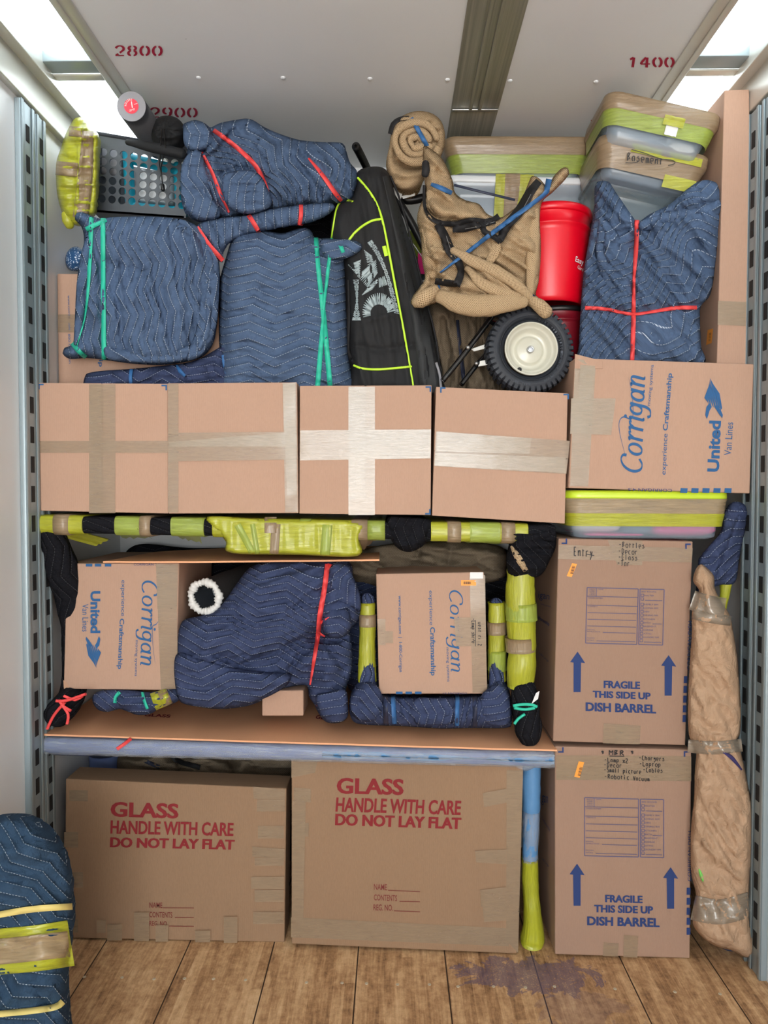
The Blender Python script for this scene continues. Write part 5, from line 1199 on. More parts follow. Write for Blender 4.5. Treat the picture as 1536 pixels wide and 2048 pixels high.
b = Blob([(965, 1140), (1000, 1135), (1030, 1150), (1030, 1290), (1020, 1370), (985, 1370), (970, 1300)], 2.95, .08, .1, R=.06, wr=.01, seed=97); bundle('dark_filler', 'black bundle deep between the lamp shade carton and the yellow table leg', 'wrapped bundle', 'quilt_black', b, 'blanket_wrap')
# big middle bundle
b = Blob([(505, 1132), (530, 1124), (580, 1122), (640, 1120), (690, 1120), (704, 1132), (706, 1152), (718, 1185), (723, 1220), (715, 1245), (700, 1262), (704, 1290), (704, 1340), (694, 1370), (690, 1392), (696, 1412), (694, 1436), (676, 1446), (652, 1444), (638, 1428), (628, 1408), (618, 1394), (614, 1372), (590, 1372), (560, 1380), (530, 1398), (495, 1412), (440, 1418), (392, 1413), (360, 1403), (351, 1375), (350, 1320), (354, 1262), (368, 1240), (400, 1232), (430, 1222), (452, 1198), (475, 1165), (492, 1142)],
    2.66, .13, .12, R=.11, wr=.006, wdir=D(-20), waspect=3, seed=101, qa=D(8), warp=.05, pull=[(640, 1272, 60, 10, .012)],
    creases=[([(640, 1262), (590, 1285), (540, 1310), (480, 1330), (430, 1310)], 9, .028), ([(640, 1270), (600, 1310), (580, 1340), (570, 1375)], 8, .026), ([(655, 1130), (640, 1240), (625, 1330), (618, 1380)], 7, .02), ([(640, 1275), (665, 1300), (690, 1340)], 8, .016), ([(645, 1260), (665, 1278), (695, 1272)], 6, .022), ([(642, 1240), (668, 1222), (698, 1224)], 6, .02), ([(630, 1400), (660, 1396), (692, 1388)], 6, .018), ([(505, 1230), (430, 1245), (380, 1240)], 12, .006), ([(430, 1385), (480, 1370), (560, 1345)], 12, .015)],
    steps=[([(640, 1270), (560, 1310), (470, 1340), (400, 1320)], 40, -.03), ([(630, 1350), (600, 1350), (575, 1372)], 22, -.02)])
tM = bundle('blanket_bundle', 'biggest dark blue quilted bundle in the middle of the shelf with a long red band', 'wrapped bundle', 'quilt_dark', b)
b.ribbon('rubber_band', [(655, 1128, 10), (650, 1170, 10), (640, 1230, 10), (636, 1270, 9), (628, 1320, 7), (620, 1370, 3)], 9, M['band_red'], tM, off=.007)
b.ribbon('rubber_band', [(654, 1130, 9), (672, 1138, 8), (692, 1150, 3)], 8, M['band_red'], tM, off=.007); b.ribbon('rubber_band', [(661, 1231, 2), (640, 1248, 5), (636, 1264, 6), (650, 1273, 3)], 5, M['band_red'], tM, off=.012); b.ribbon('rubber_band', [(633, 1412, 3), (660, 1395, 5), (690, 1385, 6)], 5, M['band_red'], tM, off=.006)
fold(tM, [(650, 1224), (672, 1216), (695, 1220), (702, 1240), (700, 1262), (682, 1276), (656, 1274), (644, 1256)], 2.56, .05, 'quilt_dark', seed=308, qa=D(10), warp=.02)
fold(tM, [(632, 1392), (655, 1384), (690, 1380), (696, 1410), (694, 1436), (674, 1446), (650, 1440), (636, 1420)], 2.57, .04, 'quilt_dark', seed=309, qa=D(-20), warp=.03)
fold(tM, [(662, 1132), (695, 1130), (706, 1152), (720, 1190), (720, 1225), (705, 1215), (680, 1206), (660, 1180)], 2.56, .035, 'quilt_dark', seed=310, qa=D(-60), warp=.03)
fold(tM, [(352, 1310), (400, 1316), (470, 1336), (540, 1345), (580, 1350), (570, 1374), (510, 1404), (440, 1416), (380, 1410), (354, 1390)], 2.565, .045, 'quilt_dark', seed=311, qa=D(-10), warp=.05, R=.06)
# small bundle left on shelf
b = Blob([(184, 1398), (192, 1385), (215, 1380), (260, 1381), (300, 1384), (352, 1378), (360, 1398), (340, 1410), (318, 1418), (300, 1428), (275, 1430), (252, 1422), (238, 1418), (215, 1424), (194, 1418)], 2.60, .05, .06, R=.045, wr=.005, seed=105, qa=D(20), creases=[([(238, 1382), (232, 1420)], 6, .014), ([(282, 1384), (292, 1428)], 5, .01)])
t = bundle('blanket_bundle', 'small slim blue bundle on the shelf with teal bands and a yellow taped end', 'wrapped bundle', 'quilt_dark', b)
b.ribbon('rubber_band', [(239, 1384), (231, 1395), (230, 1406)], 7, M['band_teal'], t, off=.006); b.ribbon('rubber_band', [(285, 1384), (288, 1400), (295, 1418)], 6, M['band_teal'], t, off=.006)
b.ribbon('yellow_film', [(316, 1382), (322, 1400), (328, 1414)], 34, M['film_y'], t, off=.004, bump=.004); b.ribbon('tan_tape', [(324, 1382), (332, 1400), (336, 1410)], 20, M['film_t'], t, off=.006)
# U shaped wrapped chair
b = Blob([(706, 1378), (722, 1362), (752, 1362), (762, 1386), (800, 1394), (870, 1394), (940, 1392), (976, 1386), (984, 1362), (1006, 1360), (1018, 1380), (1024, 1412), (1024, 1446), (1012, 1456), (950, 1456), (880, 1457), (800, 1452), (740, 1450), (708, 1444), (698, 1420), (700, 1395)],
    2.64, .09, .10, R=.05, wr=.007, wdir=D(70), waspect=2.5, seed=111, qa=D(75), warp=.06, steps=[([(768, 1388), (772, 1450)], 16, .012), ([(824, 1395), (822, 1452)], 14, .012), ([(952, 1390), (958, 1455)], 18, -.012)], creases=[([(750, 1395), (740, 1425), (700, 1430)], 7, .012), ([(905, 1410), (880, 1430)], 7, .014), ([(1005, 1380), (985, 1420), (1018, 1440)], 8, .012)])
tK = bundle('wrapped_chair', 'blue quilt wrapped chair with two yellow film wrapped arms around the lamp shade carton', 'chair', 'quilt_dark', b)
for q, w, m_ in (([(770, 1390), (772, 1450)], 10, 'band_navy'), ([(786, 1394), (789, 1448)], 9, 'band_blue'), ([(915, 1394), (914, 1452)], 8, 'band_blue'), ([(950, 1392), (950, 1455)], 9, 'band_navy')): b.ribbon('rubber_band', q, w, M[m_], tK, off=.006, back=True)
fold(tK, [(702, 1392), (722, 1368), (752, 1370), (766, 1396), (766, 1430), (740, 1444), (712, 1438), (700, 1418)], 2.575, .04, 'quilt_dark', seed=312, qa=D(30), warp=.04)
fold(tK, [(960, 1396), (985, 1372), (1010, 1372), (1022, 1410), (1020, 1446), (990, 1452), (964, 1440)], 2.575, .04, 'quilt_dark', seed=313, qa=D(-30), warp=.04)
fold(tK, [(828, 1400), (870, 1397), (906, 1402), (906, 1445), (866, 1450), (830, 1446)], 2.56, .025, 'quilt_dark', seed=314, qa=D(80), warp=.04)
for cx, y0 in ((735, 1186), (993, 1196)):
    ptube('blanket_sleeve', [(cx, y0+8, 2.64, 13), (cx, y0+40, 2.64, 15), (cx, 1300, 2.64, 15), (cx, 1385, 2.62, 17)], M['quilt_dark'], tK, round_=True, seg=16, noise=.003)
ptube('film_wrapped_arm', [(735, 1205, 2.64, 15), (735, 1240, 2.64, 16), (734, 1300, 2.64, 17), (734, 1345, 2.64, 18.5), (734, 1362, 2.64, 19)], M['film_y'], tK, seg=18, noise=.003, nsc=.02)
ptube('tan_tape', [(735, 1228, 2.64, 17), (735, 1252, 2.64, 17.5)], M['film_t'], tK, seg=18, noise=.002)
ptube('film_wrapped_arm', [(993, 1204, 2.64, 17), (994, 1240, 2.64, 18), (993, 1300, 2.64, 17.5), (994, 1361, 2.64, 18)], M['film_y'], tK, seg=18, noise=.003, nsc=.02)
ptube('green_film', [(994, 1300, 2.64, 18.5), (994, 1340, 2.64, 18.8)], M['film_g'], tK, seg=18, noise=.002); ptube('tan_tape', [(993, 1243, 2.64, 19), (994, 1268, 2.64, 19)], M['film_t'], tK, seg=18, noise=.002)
# roll with crimped white end
tP = thing('rug_roll', 'dark rolled rug with a crimped white ring at its open end', 'rug', P(414, 1232, 2.75))
c0 = P(410, 1194, 2.66); ax = np.array([.10, .50, .02]); ax = ax/np.linalg.norm(ax); rr = 36*2.66/FPX
pts = [c0+ax*s_ for s_ in np.linspace(0, .5, 12)]; tube('rug_body', pts, rr*.98, M['rug'], tP, seg=28, cap=False, noise=.003); tube('rug_lining', [p+ax*.004 for p in pts], rr*.66, M['darkpipe'], tP, seg=24, cap=False)
mk('rug_core', *(lambda R0: ([tuple(R0+np.array([math.cos(a), 0, math.sin(a)])*rr*.66) for a in np.linspace(0, 2*math.pi, 24, endpoint=False)], [list(range(24))]))(c0+ax*.16), M['darkpipe'], tP)
tt, NN, BB = frames(np.array(pts)); V = []; F = []; na, nb_ = 72, 10
for i in range(na):
    a = 2*math.pi*i/na; w = 1+.10*max(0, math.sin(a*2.0+.8))*0+.03*math.sin(a*9); rm = rr*.84; r0 = rr*.175*(1+.25*math.sin(a*26)+.45*abs(math.sin(a*2.5+.4))**3)
    for j in range(nb_):
        bb = 2*math.pi*j/nb_; r1 = rm*w+r0*math.cos(bb)*1.0; V.append(c0+(NN[0]*math.cos(a)+BB[0]*math.sin(a))*r1-ax*r0*math.sin(bb)*.9)
for i in range(na):
    for j in range(nb_): F.append((i*nb_+j, ((i+1) % na)*nb_+j, ((i+1) % na)*nb_+(j+1) % nb_, i*nb_+(j+1) % nb_))
mk('crimped_edge', V, F, M['rugwhite'], tP)

# added black bundles that fill the gaps deep in the load with darkness
for nm, lb, o_, Y_, m_ in (('dark_filler', 'wide black blanket bundle added deep on the shelf to darken the space', [(255, 1100), (400, 1096), (700, 1094), (1010, 1098), (1030, 1200), (1025, 1330), (1010, 1366), (600, 1370), (300, 1370), (262, 1360), (250, 1250)], 3.18, 'quilt_black'),
  ('dark_filler', 'black bundle added deep to darken a gap behind the glass cartons', [(275, 1500), (600, 1492), (1000, 1500), (1015, 1600), (1000, 1745), (600, 1730), (290, 1728), (268, 1620)], 3.2, 'quilt_black'),
  ('dark_filler', 'black bundle added to darken spaces between the blue bundles and the racket bag', [(470, 420), (560, 370), (690, 365), (770, 420), (810, 500), (815, 640), (800, 770), (600, 776), (475, 774), (465, 600)], 3.12, 'quilt_black')):
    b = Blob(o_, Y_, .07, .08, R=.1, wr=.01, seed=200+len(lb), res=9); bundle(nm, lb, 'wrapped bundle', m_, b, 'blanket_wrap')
# ------------------------------------------------------------------ lower table, film wrapped
tL = thing('wrapped_table', 'lower table with a thin top wrapped in blue blanket and shiny clear film', 'table', (-.35, 2.9, 0))
XA, XB = P(80, 1480, 2.53)[0], P(1106, 1500, 2.53)[0]
softbox('wrapped_tabletop', XA, XB, 2.52, 3.25, .722, .776, .02, plain('dusty_blue_wrap', lin(96, 112, 158), .5, bs=40, bst=.4, bd=.004, var=.2), tL, noise=.004, nsc=.05, seed=7, tilt=.0225)
softbox('clear_film', XA+.01, XB+.004, 2.52, 3.25, .720, .776, .022, M['film_c'], tL, noise=.006, nsc=.025, seed=9, tilt=.0225, expand=.004, res=.015)
M['bluewrap'] = plain('sky_blue_wrap', lin(92, 142, 190), .45, bs=40, bst=.4, bd=.004)
softbox('blue_sleeve', P(645, 1490, 2.53)[0], XB+.002, 2.519, 2.8, .735-.026, .765-.022, .02, M['bluewrap'], tL, noise=.003, seed=8, tilt=.0225, expand=.002)
b = Blob([(90, 1492), (150, 1490), (208, 1494), (196, 1506), (175, 1512), (135, 1511), (104, 1509), (94, 1502)], 2.56, .03, .05, R=.03, wr=.003, seed=120); b.build('wrapped_corner', bpy.data.materials['dusty_blue_wrap'], tL)
b = Blob([(1010, 1505), (1060, 1500), (1107, 1504), (1108, 1526), (1080, 1530), (1060, 1540), (1042, 1542), (1025, 1528)], 2.54, .025, .04, R=.025, wr=.008, seed=121); b.build('film_corner', M['film_c'], tL)
tube('red_strip', [P(262, 1477, 2.514), P(250, 1487, 2.512), P(234, 1498, 2.514)], .006, M['band_red'], tL, seg=6, flat=.3)
ptube('wrapped_leg', [(1064, 1522, 2.62, 18), (1062, 1560, 2.62, 19), (1062, 1640, 2.62, 17), (1060, 1700, 2.62, 16), (1060, 1722, 2.62, 15)], M['bluewrap'], tL, noise=.004, seg=18)
ptube('film_wrapped_leg', [(1062, 1620, 2.62, 18), (1061, 1680, 2.62, 17), (1060, 1724, 2.62, 16)], M['film_c'], tL, noise=.007, nsc=.02, seg=18)
ptube('yellow_wrapped_foot', [(1060, 1716, 2.62, 16), (1060, 1750, 2.62, 17), (1062, 1790, 2.61, 16), (1065, 1830, 2.60, 18), (1066, 1860, 2.60, 22), (1065, 1876, 2.60, 25), (1063, 1890, 2.60, 22)], M['film_y'], tL, noise=.003, seg=20, round_=False)
ptube('wrapped_leg', [(212, 1505, 2.95, 33), (212, 1560, 2.95, 31), (210, 1700, 2.95, 23), (210, 1765, 2.95, 21)], bpy.data.materials['dusty_blue_wrap'], tL, noise=.005, seg=16)
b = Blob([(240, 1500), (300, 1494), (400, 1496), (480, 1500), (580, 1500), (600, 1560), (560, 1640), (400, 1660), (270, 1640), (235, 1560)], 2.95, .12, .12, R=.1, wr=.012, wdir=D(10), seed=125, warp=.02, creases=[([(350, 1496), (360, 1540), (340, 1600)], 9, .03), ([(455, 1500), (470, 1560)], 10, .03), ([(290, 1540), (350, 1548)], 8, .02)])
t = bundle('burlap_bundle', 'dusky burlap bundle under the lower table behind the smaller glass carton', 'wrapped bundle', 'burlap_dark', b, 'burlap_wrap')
b.ribbon('black_binding', [(340, 1498), (352, 1520), (400, 1535)], 10, M['binding'], t, off=.006); b.ribbon('rubber_band', [(290, 1522), (320, 1535)], 8, M['band_navy'], t, off=.006)

# ------------------------------------------------------------------ right side: blanket roll and paper parcel
b = Blob([(1462, 1006), (1480, 1004), (1496, 1018), (1494, 1045), (1486, 1080), (1478, 1120), (1470, 1165), (1440, 1170), (1418, 1180), (1396, 1200), (1396, 1130), (1404, 1110), (1425, 1085), (1445, 1060), (1448, 1030)], 2.57, .035, .045, R=.05, wr=.005, seed=131, qa=D(-25), warp=.04, steps=[([(1490, 1010), (1470, 1050), (1450, 1100), (1430, 1160)], 20, .012)])
t = bundle('blanket_bundle', 'narrow blue quilted bundle squeezed between the dish cartons and the right wall', 'wrapped bundle', 'quilt_dark', b)
ptube('yellow_film', [(1452, 1162, 2.59, 12), (1448, 1195, 2.59, 9), (1440, 1230, 2.60, 8)], M['film_y'], t, noise=.003)
ptube('wrapped_end', [(1440, 1858, 2.60, 20), (1450, 1880, 2.59, 18), (1466, 1888, 2.58, 14)], M['quilt_dark'], t, noise=.004, round_=True)
b = Blob([(1392, 1138), (1402, 1128), (1414, 1136), (1428, 1152), (1430, 1178), (1444, 1205), (1460, 1232), (1466, 1262), (1474, 1310), (1479, 1370), (1482, 1420), (1480, 1468), (1472, 1482), (1482, 1505), (1494, 1560), (1504, 1620), (1504, 1700), (1500, 1760), (1498, 1800), (1500, 1840), (1508, 1885), (1506, 1910), (1490, 1915), (1465, 1902), (1430, 1892), (1402, 1872), (1386, 1848), (1388, 1822), (1392, 1790), (1382, 1740), (1382, 1660), (1388, 1600), (1390, 1540), (1392, 1500), (1378, 1470), (1376, 1400), (1380, 1320), (1384, 1262), (1384, 1225), (1392, 1200), (1398, 1180), (1386, 1162)],
    2.50, .07, .03, R=.05, wr=.004, wdir=D(60), seed=141, crumple=.012, res=4,
    creases=[([(1380, 1262), (1420, 1255), (1460, 1262)], 5, .006), ([(1382, 1488), (1440, 1492), (1482, 1486)], 7, .010), ([(1398, 1180), (1410, 1200), (1400, 1230)], 6, .012), ([(1404, 1140), (1402, 1175)], 5, .012), ([(1390, 1815), (1440, 1800), (1500, 1815)], 9, .012)],
    steps=[([(1382, 1668), (1420, 1705), (1462, 1745), (1500, 1775)], 16, .014), ([(1380, 1440), (1420, 1465), (1480, 1475)], 14, -.01), ([(1380, 1250), (1430, 1238), (1462, 1248)], 12, .008), ([(1430, 1500), (1460, 1500), (1485, 1540)], 10, .008)])
t = bundle('paper_parcel', 'long upright parcel in crumpled kraft paper leaning at the right wall', 'parcel', 'paper', b, 'kraft_paper')
for q, w in (([(1384, 1200), (1415, 1210), (1450, 1216)], 40), ([(1376, 1492), (1430, 1496), (1484, 1490)], 26), ([(1386, 1815), (1440, 1824), (1502, 1808)], 50), ([(1386, 1228), (1420, 1236), (1462, 1242)], 20)): b.ribbon('packing_tape', q, w, M['tape_paper'], t, off=.0022, bump=.002)
b.ribbon('green_tape_bit', [(1398, 1738, 2), (1402, 1750, 7), (1406, 1763, 3)], 6, plain('green_tape', lin(110, 190, 80), .5), t, off=.003); b.ribbon('torn_opening', [(1446, 1505, 2), (1462, 1514, 8), (1484, 1540, 3)], 7, plain('dark_purple_cloth', lin(52, 44, 92), .8), t, off=.004)

# ------------------------------------------------------------------ foreground bundle
b = Blob([(-60, 1660), (-30, 1640), (10, 1632), (50, 1637), (85, 1655), (112, 1685), (130, 1722), (140, 1765), (145, 1820), (144, 1860), (140, 1890), (135, 1925), (132, 1960), (132, 1995), (137, 2040), (142, 2100), (140, 2140), (60, 2150), (-60, 2150), (-110, 2140), (-118, 1900), (-100, 1740)],
    1.98, .10, .10, R=.10, wr=.004, seed=151, qa=D(32), warp=.03, res=7, creases=[([(-40, 1832), (60, 1820), (145, 1812)], 8, .008), ([(-20, 1900), (60, 1890), (140, 1880)], 16, .012), ([(-40, 2030), (60, 2015), (130, 2002)], 9, .012), ([(60, 1960), (75, 1985), (100, 2010)], 10, .012), ([(20, 1950), (30, 2010)], 10, .01)])
tF = bundle('blanket_bundle', 'near blue quilted bundle at the lower left, its foot out of frame', 'wrapped bundle', 'quilt_near', b)
b.ribbon('rubber_band', [(-120, 1852), (0, 1829), (70, 1818), (145, 1813)], 13, M['band_cream'], tF, off=.009)
b.ribbon('yellow_film', [(-120, 1912), (0, 1903), (70, 1897), (142, 1886)], 92, M['film_y'], tF, off=.003, bump=.004)
b.ribbon('tan_tape', [(-120, 1910), (0, 1903), (70, 1896), (138, 1888)], 52, M['film_tc'], tF, off=.006, bump=.003)
b.ribbon('tan_tape', [(-120, 1911), (0, 1904), (70, 1897), (136, 1889)], 50, M['film_t'], tF, off=.0048, bump=.002)
b.ribbon('rubber_band', [(-120, 2042), (0, 2028), (60, 2022), (110, 2014), (126, 2003)], 13, M['band_cream'], tF, off=.009)
# ------------------------------------------------------------------ tubs, bucket, wheel, basket
def tub(name, label, cx, y_top, Y, wpx, dz, depth, lid, body, group=None, rot=(0, 0, 0), lidh=.028, cat='storage tub', taper=.86):
    """cx, y_top: picture place of the lid's front top edge centre at depth Y; wpx: lid width in the picture"""
    w = wpx*Y/FPX; c = P(cx, y_top, Y); R_ = Matrix.Rotation(rot[1], 4, 'Y') @ Matrix.Rotation(rot[0], 4, 'X') @ Matrix.Rotation(rot[2], 4, 'Z')
    top = Vector(c); M0 = Matrix.Translation(top) @ R_ @ Matrix.Translation((0, depth/2, -dz))
    t = thing(name, label, cat, tuple(M0 @ Vector((0, 0, 0))), group)
    hw, hd = w/2, depth/2; zl = dz-lidh
    f = lambda z: taper+(1-taper)*z/zl
    b_ = [(0, (hw-.012)*taper*.93, (hd-.012)*taper*.93, .03), (.008, (hw-.012)*taper, (hd-.012)*taper, .04)]+[(z, (hw-.012)*f(z), (hd-.012)*f(z), .045) for z in (zl*.33, zl*.66, zl*.8)]+[(zl*.82, (hw-.006)*f(zl*.8), (hd-.006)*f(zl*.8), .045), (zl, hw-.006, hd-.006, .045)]
    loft('tub_body', b_, M0, body, t, cap=(True, False))
    if lid: loft('lid', [(zl-.004, hw, hd, .05), (zl+.002, hw+.002, hd+.002, .05), (dz-.010, hw+.001, hd+.001, .05), (dz-.002, hw-.005, hd-.005, .046), (dz-.004, hw-.02, hd-.02, .04), (dz-.010, hw-.03, hd-.03, .03)], M0, lid, t)
    t_info = dict(M0=M0, hw=hw, hd=hd, zl=zl, f=f, dz=dz); return t, t_info
def band(t, I, z0, z1, mt, name='stretch_film', ex=.004, over_lid=False):
    rings = []
    for k in range(7):
        z = z0+(z1-z0)*k/6; g = I['f'](min(z, I['zl'])); a = I['hw']*g if z < I['zl']-.01 else I['hw']+.002; d = I['hd']*g if z < I['zl']-.01 else I['hd']+.002
        rings.append((z, a+ex, d+ex, .052))
    cap_top = over_lid
    if over_lid: rings.append((z1+.004, I['hw']-.01, I['hd']-.01, .045))
    return loft(name, rings, I['M0'], M[mt], t, cap=(False, cap_top), wob=.0025)
def fill(t, I, name, label, cat, z0, z1, u0, u1, mt, seed=1, dy=.8):
    """folded things inside a tub"""
    s_ = Blob([(0, 0), (1, 1), (2, 2)], 1) if False else None
    M0 = I['M0']; hw, hd = I['hw']*.80, I['hd']*.80; rings = []
    xc = (u0+u1)/2*hw; hx = (u1-u0)/2*hw; Mx = M0 @ Matrix.Translation((xc, -hd*(1-dy)*.5, 0))
    for k in range(6):
        a = k/5; e = 1-.25*abs(2*a-1)**3; rings.append((z0+(z1-z0)*a, hx*e, hd*dy*e, min(.03, hx*.6)))
    o = loft(name, rings, Mx, M[mt], None, wob=.02, seed=seed); tag(o, label, cat); return o
GT = 'clear tubs behind the burlap'
# centre stack
t, I = tub('storage_tub', 'wide tub with tan taped lid, on top of the centre stack under the ceiling', 1040, 276, 2.90, 292, .148, .34, M['cleargrey'], M['clear'], rot=(0, .01, 0))
band(t, I, .085, .150, 'film_t', 'tan_tape', .006, True); band(t, I, .018, .088, 'film_g')
q = fill(t, I, 'folded_cloth', 'yellow green folded cloth showing through the topmost centre tub', 'cloth', .01, .09, -.0, .98, 'limelid', 2)
q = fill(t, I, 'folded_cloth', 'slate folded cloth at the left inside the topmost centre tub', 'cloth', .01, .06, -.98, -.02, 'greycloth', 3)
t, I = tub('storage_tub', 'clear tub with a white lid in the middle of the centre stack', 1040, 350, 2.93, 296, .20, .34, M['white'], M['clear'], rot=(0, .03, 0))
Mb = I['M0']; 
def strip(t, I, u0, u1, z0, z1, mt, name='tape_strip', ex=.006):
    V = []; F = []; n_ = 10; m_ = 6
    for i in range(m_+1):
        for j in range(n_+1):
            z = z0+(z1-z0)*j/n_; u = u0+(u1-u0)*i/m_; g = I['f'](min(z, I['zl'])); yy = -(I['hd']*g+ex) if z < I['zl']-.02 else -(I['hd']+ex)
            V.append(tuple(I['M0'] @ Vector((u*I['hw']*.9, yy-.0015*math.sin(u*60+z*40), z))))
    for i in range(m_):
        for j in range(n_): a = i*(n_+1)+j; F.append((a, a+n_+1, a+n_+2, a+1))
    return mk(name, V, F, M[mt], t, [(v[0], v[2]) for v in V])
strip(t, I, -.36, -.16, .0, .20, 'film_y'); strip(t, I, -.22, .0, .0, .203, 'film_t', ex=.007); strip(t, I, -.02, .2, .0, .2, 'film_y', ex=.0065)
fill(t, I, 'folded_cloth', 'dull blue folded cloth inside the white lidded tub', 'cloth', .01, .13, -.98, .0, 'greycloth', 5); fill(t, I, 'folded_cloth', 'off white folded cloth at the right inside the white lidded tub', 'cloth', .01, .10, .05, .98, 'offwhite', 6)
t, I = tub('storage_tub', 'yellow green wrapped tub low in the centre stack, glimpsed left of the burlap', 985, 452, 2.94, 330, .205, .34, M['limelid'], M['cleargrey']); band(t, I, .09, .19, 'film_g'); strip(t, I, -.99, -.7, .02, .10, 'pink')
t, I = tub('storage_tub', 'lowest tub of the centre stack resting on the middle row of boxes', 985, 558, 2.94, 320, .46, .34, M['white'], M['cleargrey'])
# right tilted stack
a = D(13)
t, I = tub('storage_tub', 'topmost right tub, tilted, its lid taped tan above a yellow green band', 1332, 208, 2.585, 226, .150, .32, M['cleargrey'], M['clear'], rot=(0, a, 0))
band(t, I, .100, .153, 'film_t', 'tan_tape', .005, True); band(t, I, .048, .103, 'film_g')
strip(t, I, .1, .34, .05, .09, 'label', 'paper_label', .008); strip(t, I, .02, .42, .078, .108, 'film_y', 'latch', .013)
fill(t, I, 'folded_cloth', 'slate blue folded cloth inside the topmost right tub', 'cloth', .01, .10, -.98, .3, 'greycloth', 7); fill(t, I, 'folded_cloth', 'pale cloth at the right end inside the topmost right tub', 'cloth', .01, .07, .35, .98, 'offwhite', 8)
t, I = tub('storage_tub', 'middle right tub with tape marked Basement over a yellow band', 1314, 292, 2.64, 216, .128, .32, M['cleargrey'], M['clear'], rot=(0, a, 0))
band(t, I, .024, .130, 'film_t', 'tan_tape', .005, True); strip(t, I, -.5, .95, .085, .115, 'film_y', 'yellow_film', .008); strip(t, I, .3, .95, .0, .04, 'film_y', 'yellow_film', .008)
fcB = Face(tuple(I['M0'] @ Vector((-.1, -I['hd']*.97-.012, .07))), tuple(I['M0'] @ Vector((.1, -I['hd']*.97-.012, .07))), tuple(I['M0'] @ Vector((-.1, -I['hd']*.93-.012, .03))))
k = Ink(); hand(k, 'Basement', 1254, 322, (9.2, 1.1), (1, -15), 2.0); k.stroke(catmull([(1262, 300), (1290, 308), (1318, 318), (1345, 322), (1348, 328), (1335, 332)], False, 3), 1.6); k.stroke([(1250, 326), (1262, 327), (1275, 325)], 1.4)
k.build('handwriting', fcB, M['ink_black'], t, .006)
fill(t, I, 'folded_cloth', 'grey blankets folded inside the middle right tub', 'cloth', .01, .09, -.95, .95, 'greycloth', 9)
t, I = tub('storage_tub', 'smoky clear tub at the bottom of the tilted right stack', 1300, 362, 2.735, 222, .20, .30, M['cleargrey'], M['cleargrey'], rot=(0, a, 0)); fill(t, I, 'folded_cloth', 'dark slate cloth inside the smoky clear right tub', 'cloth', .01, .15, -.95, .95, 'greycloth', 10)
# lime lidded tub under the mover's carton
t, I = tub('storage_tub', 'low lime lidded tub with pink cloth inside, on the upper dish carton', 1298.5, 980, 2.53, 326, .172, .40, M['limelid'], M['clear'], rot=(0, .004, 0), taper=.93)
band(t, I, .088, .142, 'film_tc', 'tan_tape', .003); band(t, I, .045, .09, 'film_y', ex=.004)
fill(t, I, 'folded_cloth', 'hot pink folded cloth at the right inside the lime lidded tub', 'cloth', .008, .06, .15, 1.12, 'pink', 11, 1.05); fill(t, I, 'folded_cloth', 'white folded cloth at the left inside the lime lidded tub', 'cloth', .02, .07, -1.1, -.35, 'offwhite', 12, 1.05); fill(t, I, 'folded_cloth', 'thin magenta cloth lying at the bottom left inside the lime lidded tub', 'cloth', .006, .02, -.9, .0, 'pink', 13, 1.08)
fill(t, I, 'folded_cloth', 'grey folded cloth in the middle of the lime lidded tub', 'cloth', .01, .06, -.32, .12, 'greycloth', 14, 1.05); fill(t, I, 'folded_cloth', 'orange folded cloth inside the lime lidded tub above the pink one', 'cloth', .062, .10, .1, 1.1, 'ochre', 15, 1.05)
# bucket
def bucket(label, cx, ytop, Y, R0, H_, body, rim, txt=False):
    c = P(cx, ytop, Y); z0 = c[2]-H_; M0 = Matrix.Translation((c[0], c[1], z0)); t = thing('bucket', label, 'bucket', (c[0], c[1], z0))
    s_ = R0/.155
    prof = [(.0, .012), (.118*s_, .012), (.122*s_, .0), (.130*s_, .002), (.134*s_, .02), (.148*s_, H_*.74), (.1485*s_, H_*.79), (.154*s_, H_*.80), (.155*s_, H_*.82), (.150*s_, H_*.83), (.151*s_, H_*.93), (.152*s_, H_*.96)]
    lathe('bucket_body', prof, M0, body, t, seg=64)
    lathe('lid', [(.0, H_*1.0), (.14*s_, H_*1.0), (.144*s_, H_*1.015), (.156*s_, H_*1.015), (.160*s_, H_*.99), (.160*s_, H_*.945), (.155*s_, H_*.935)], M0, rim, t, seg=64)
    return t, c, M0
t, c, Mbk = bucket('glossy red bucket with a red lid and white print, right of the burlap', 1096, 437, 2.77, .156, .338, M['red'], M['red'])
def on_cyl(c, r):
    def f(x, y, off):
        rr = ray(x, y); ox, oy = -c[0], -c[1]; R1 = r+off
        A = rr[0]**2+rr[1]**2; B = 2*(rr[0]*ox+rr[1]*oy); C_ = ox*ox+oy*oy-R1*R1; dd = B*B-4*A*C_
        s_ = (-B-math.sqrt(max(dd, 0)))/(2*A); return CAM+rr*s_
    return f
k = Ink(); k.text('Easy', (1150, 526), (1166, 534), (1152, 512), .01); k.text('Gard', (1155, 537), (1166, 543), (1156, 530), .0); k.build('bucket_print', on_cyl(c, .1455), M['white'], t, .002)
t, c, _ = bucket('darker red bucket with a black lid, mostly hidden behind the wheel', 1110, 630, 2.83, .140, .24, M['darkred'], M['black'])
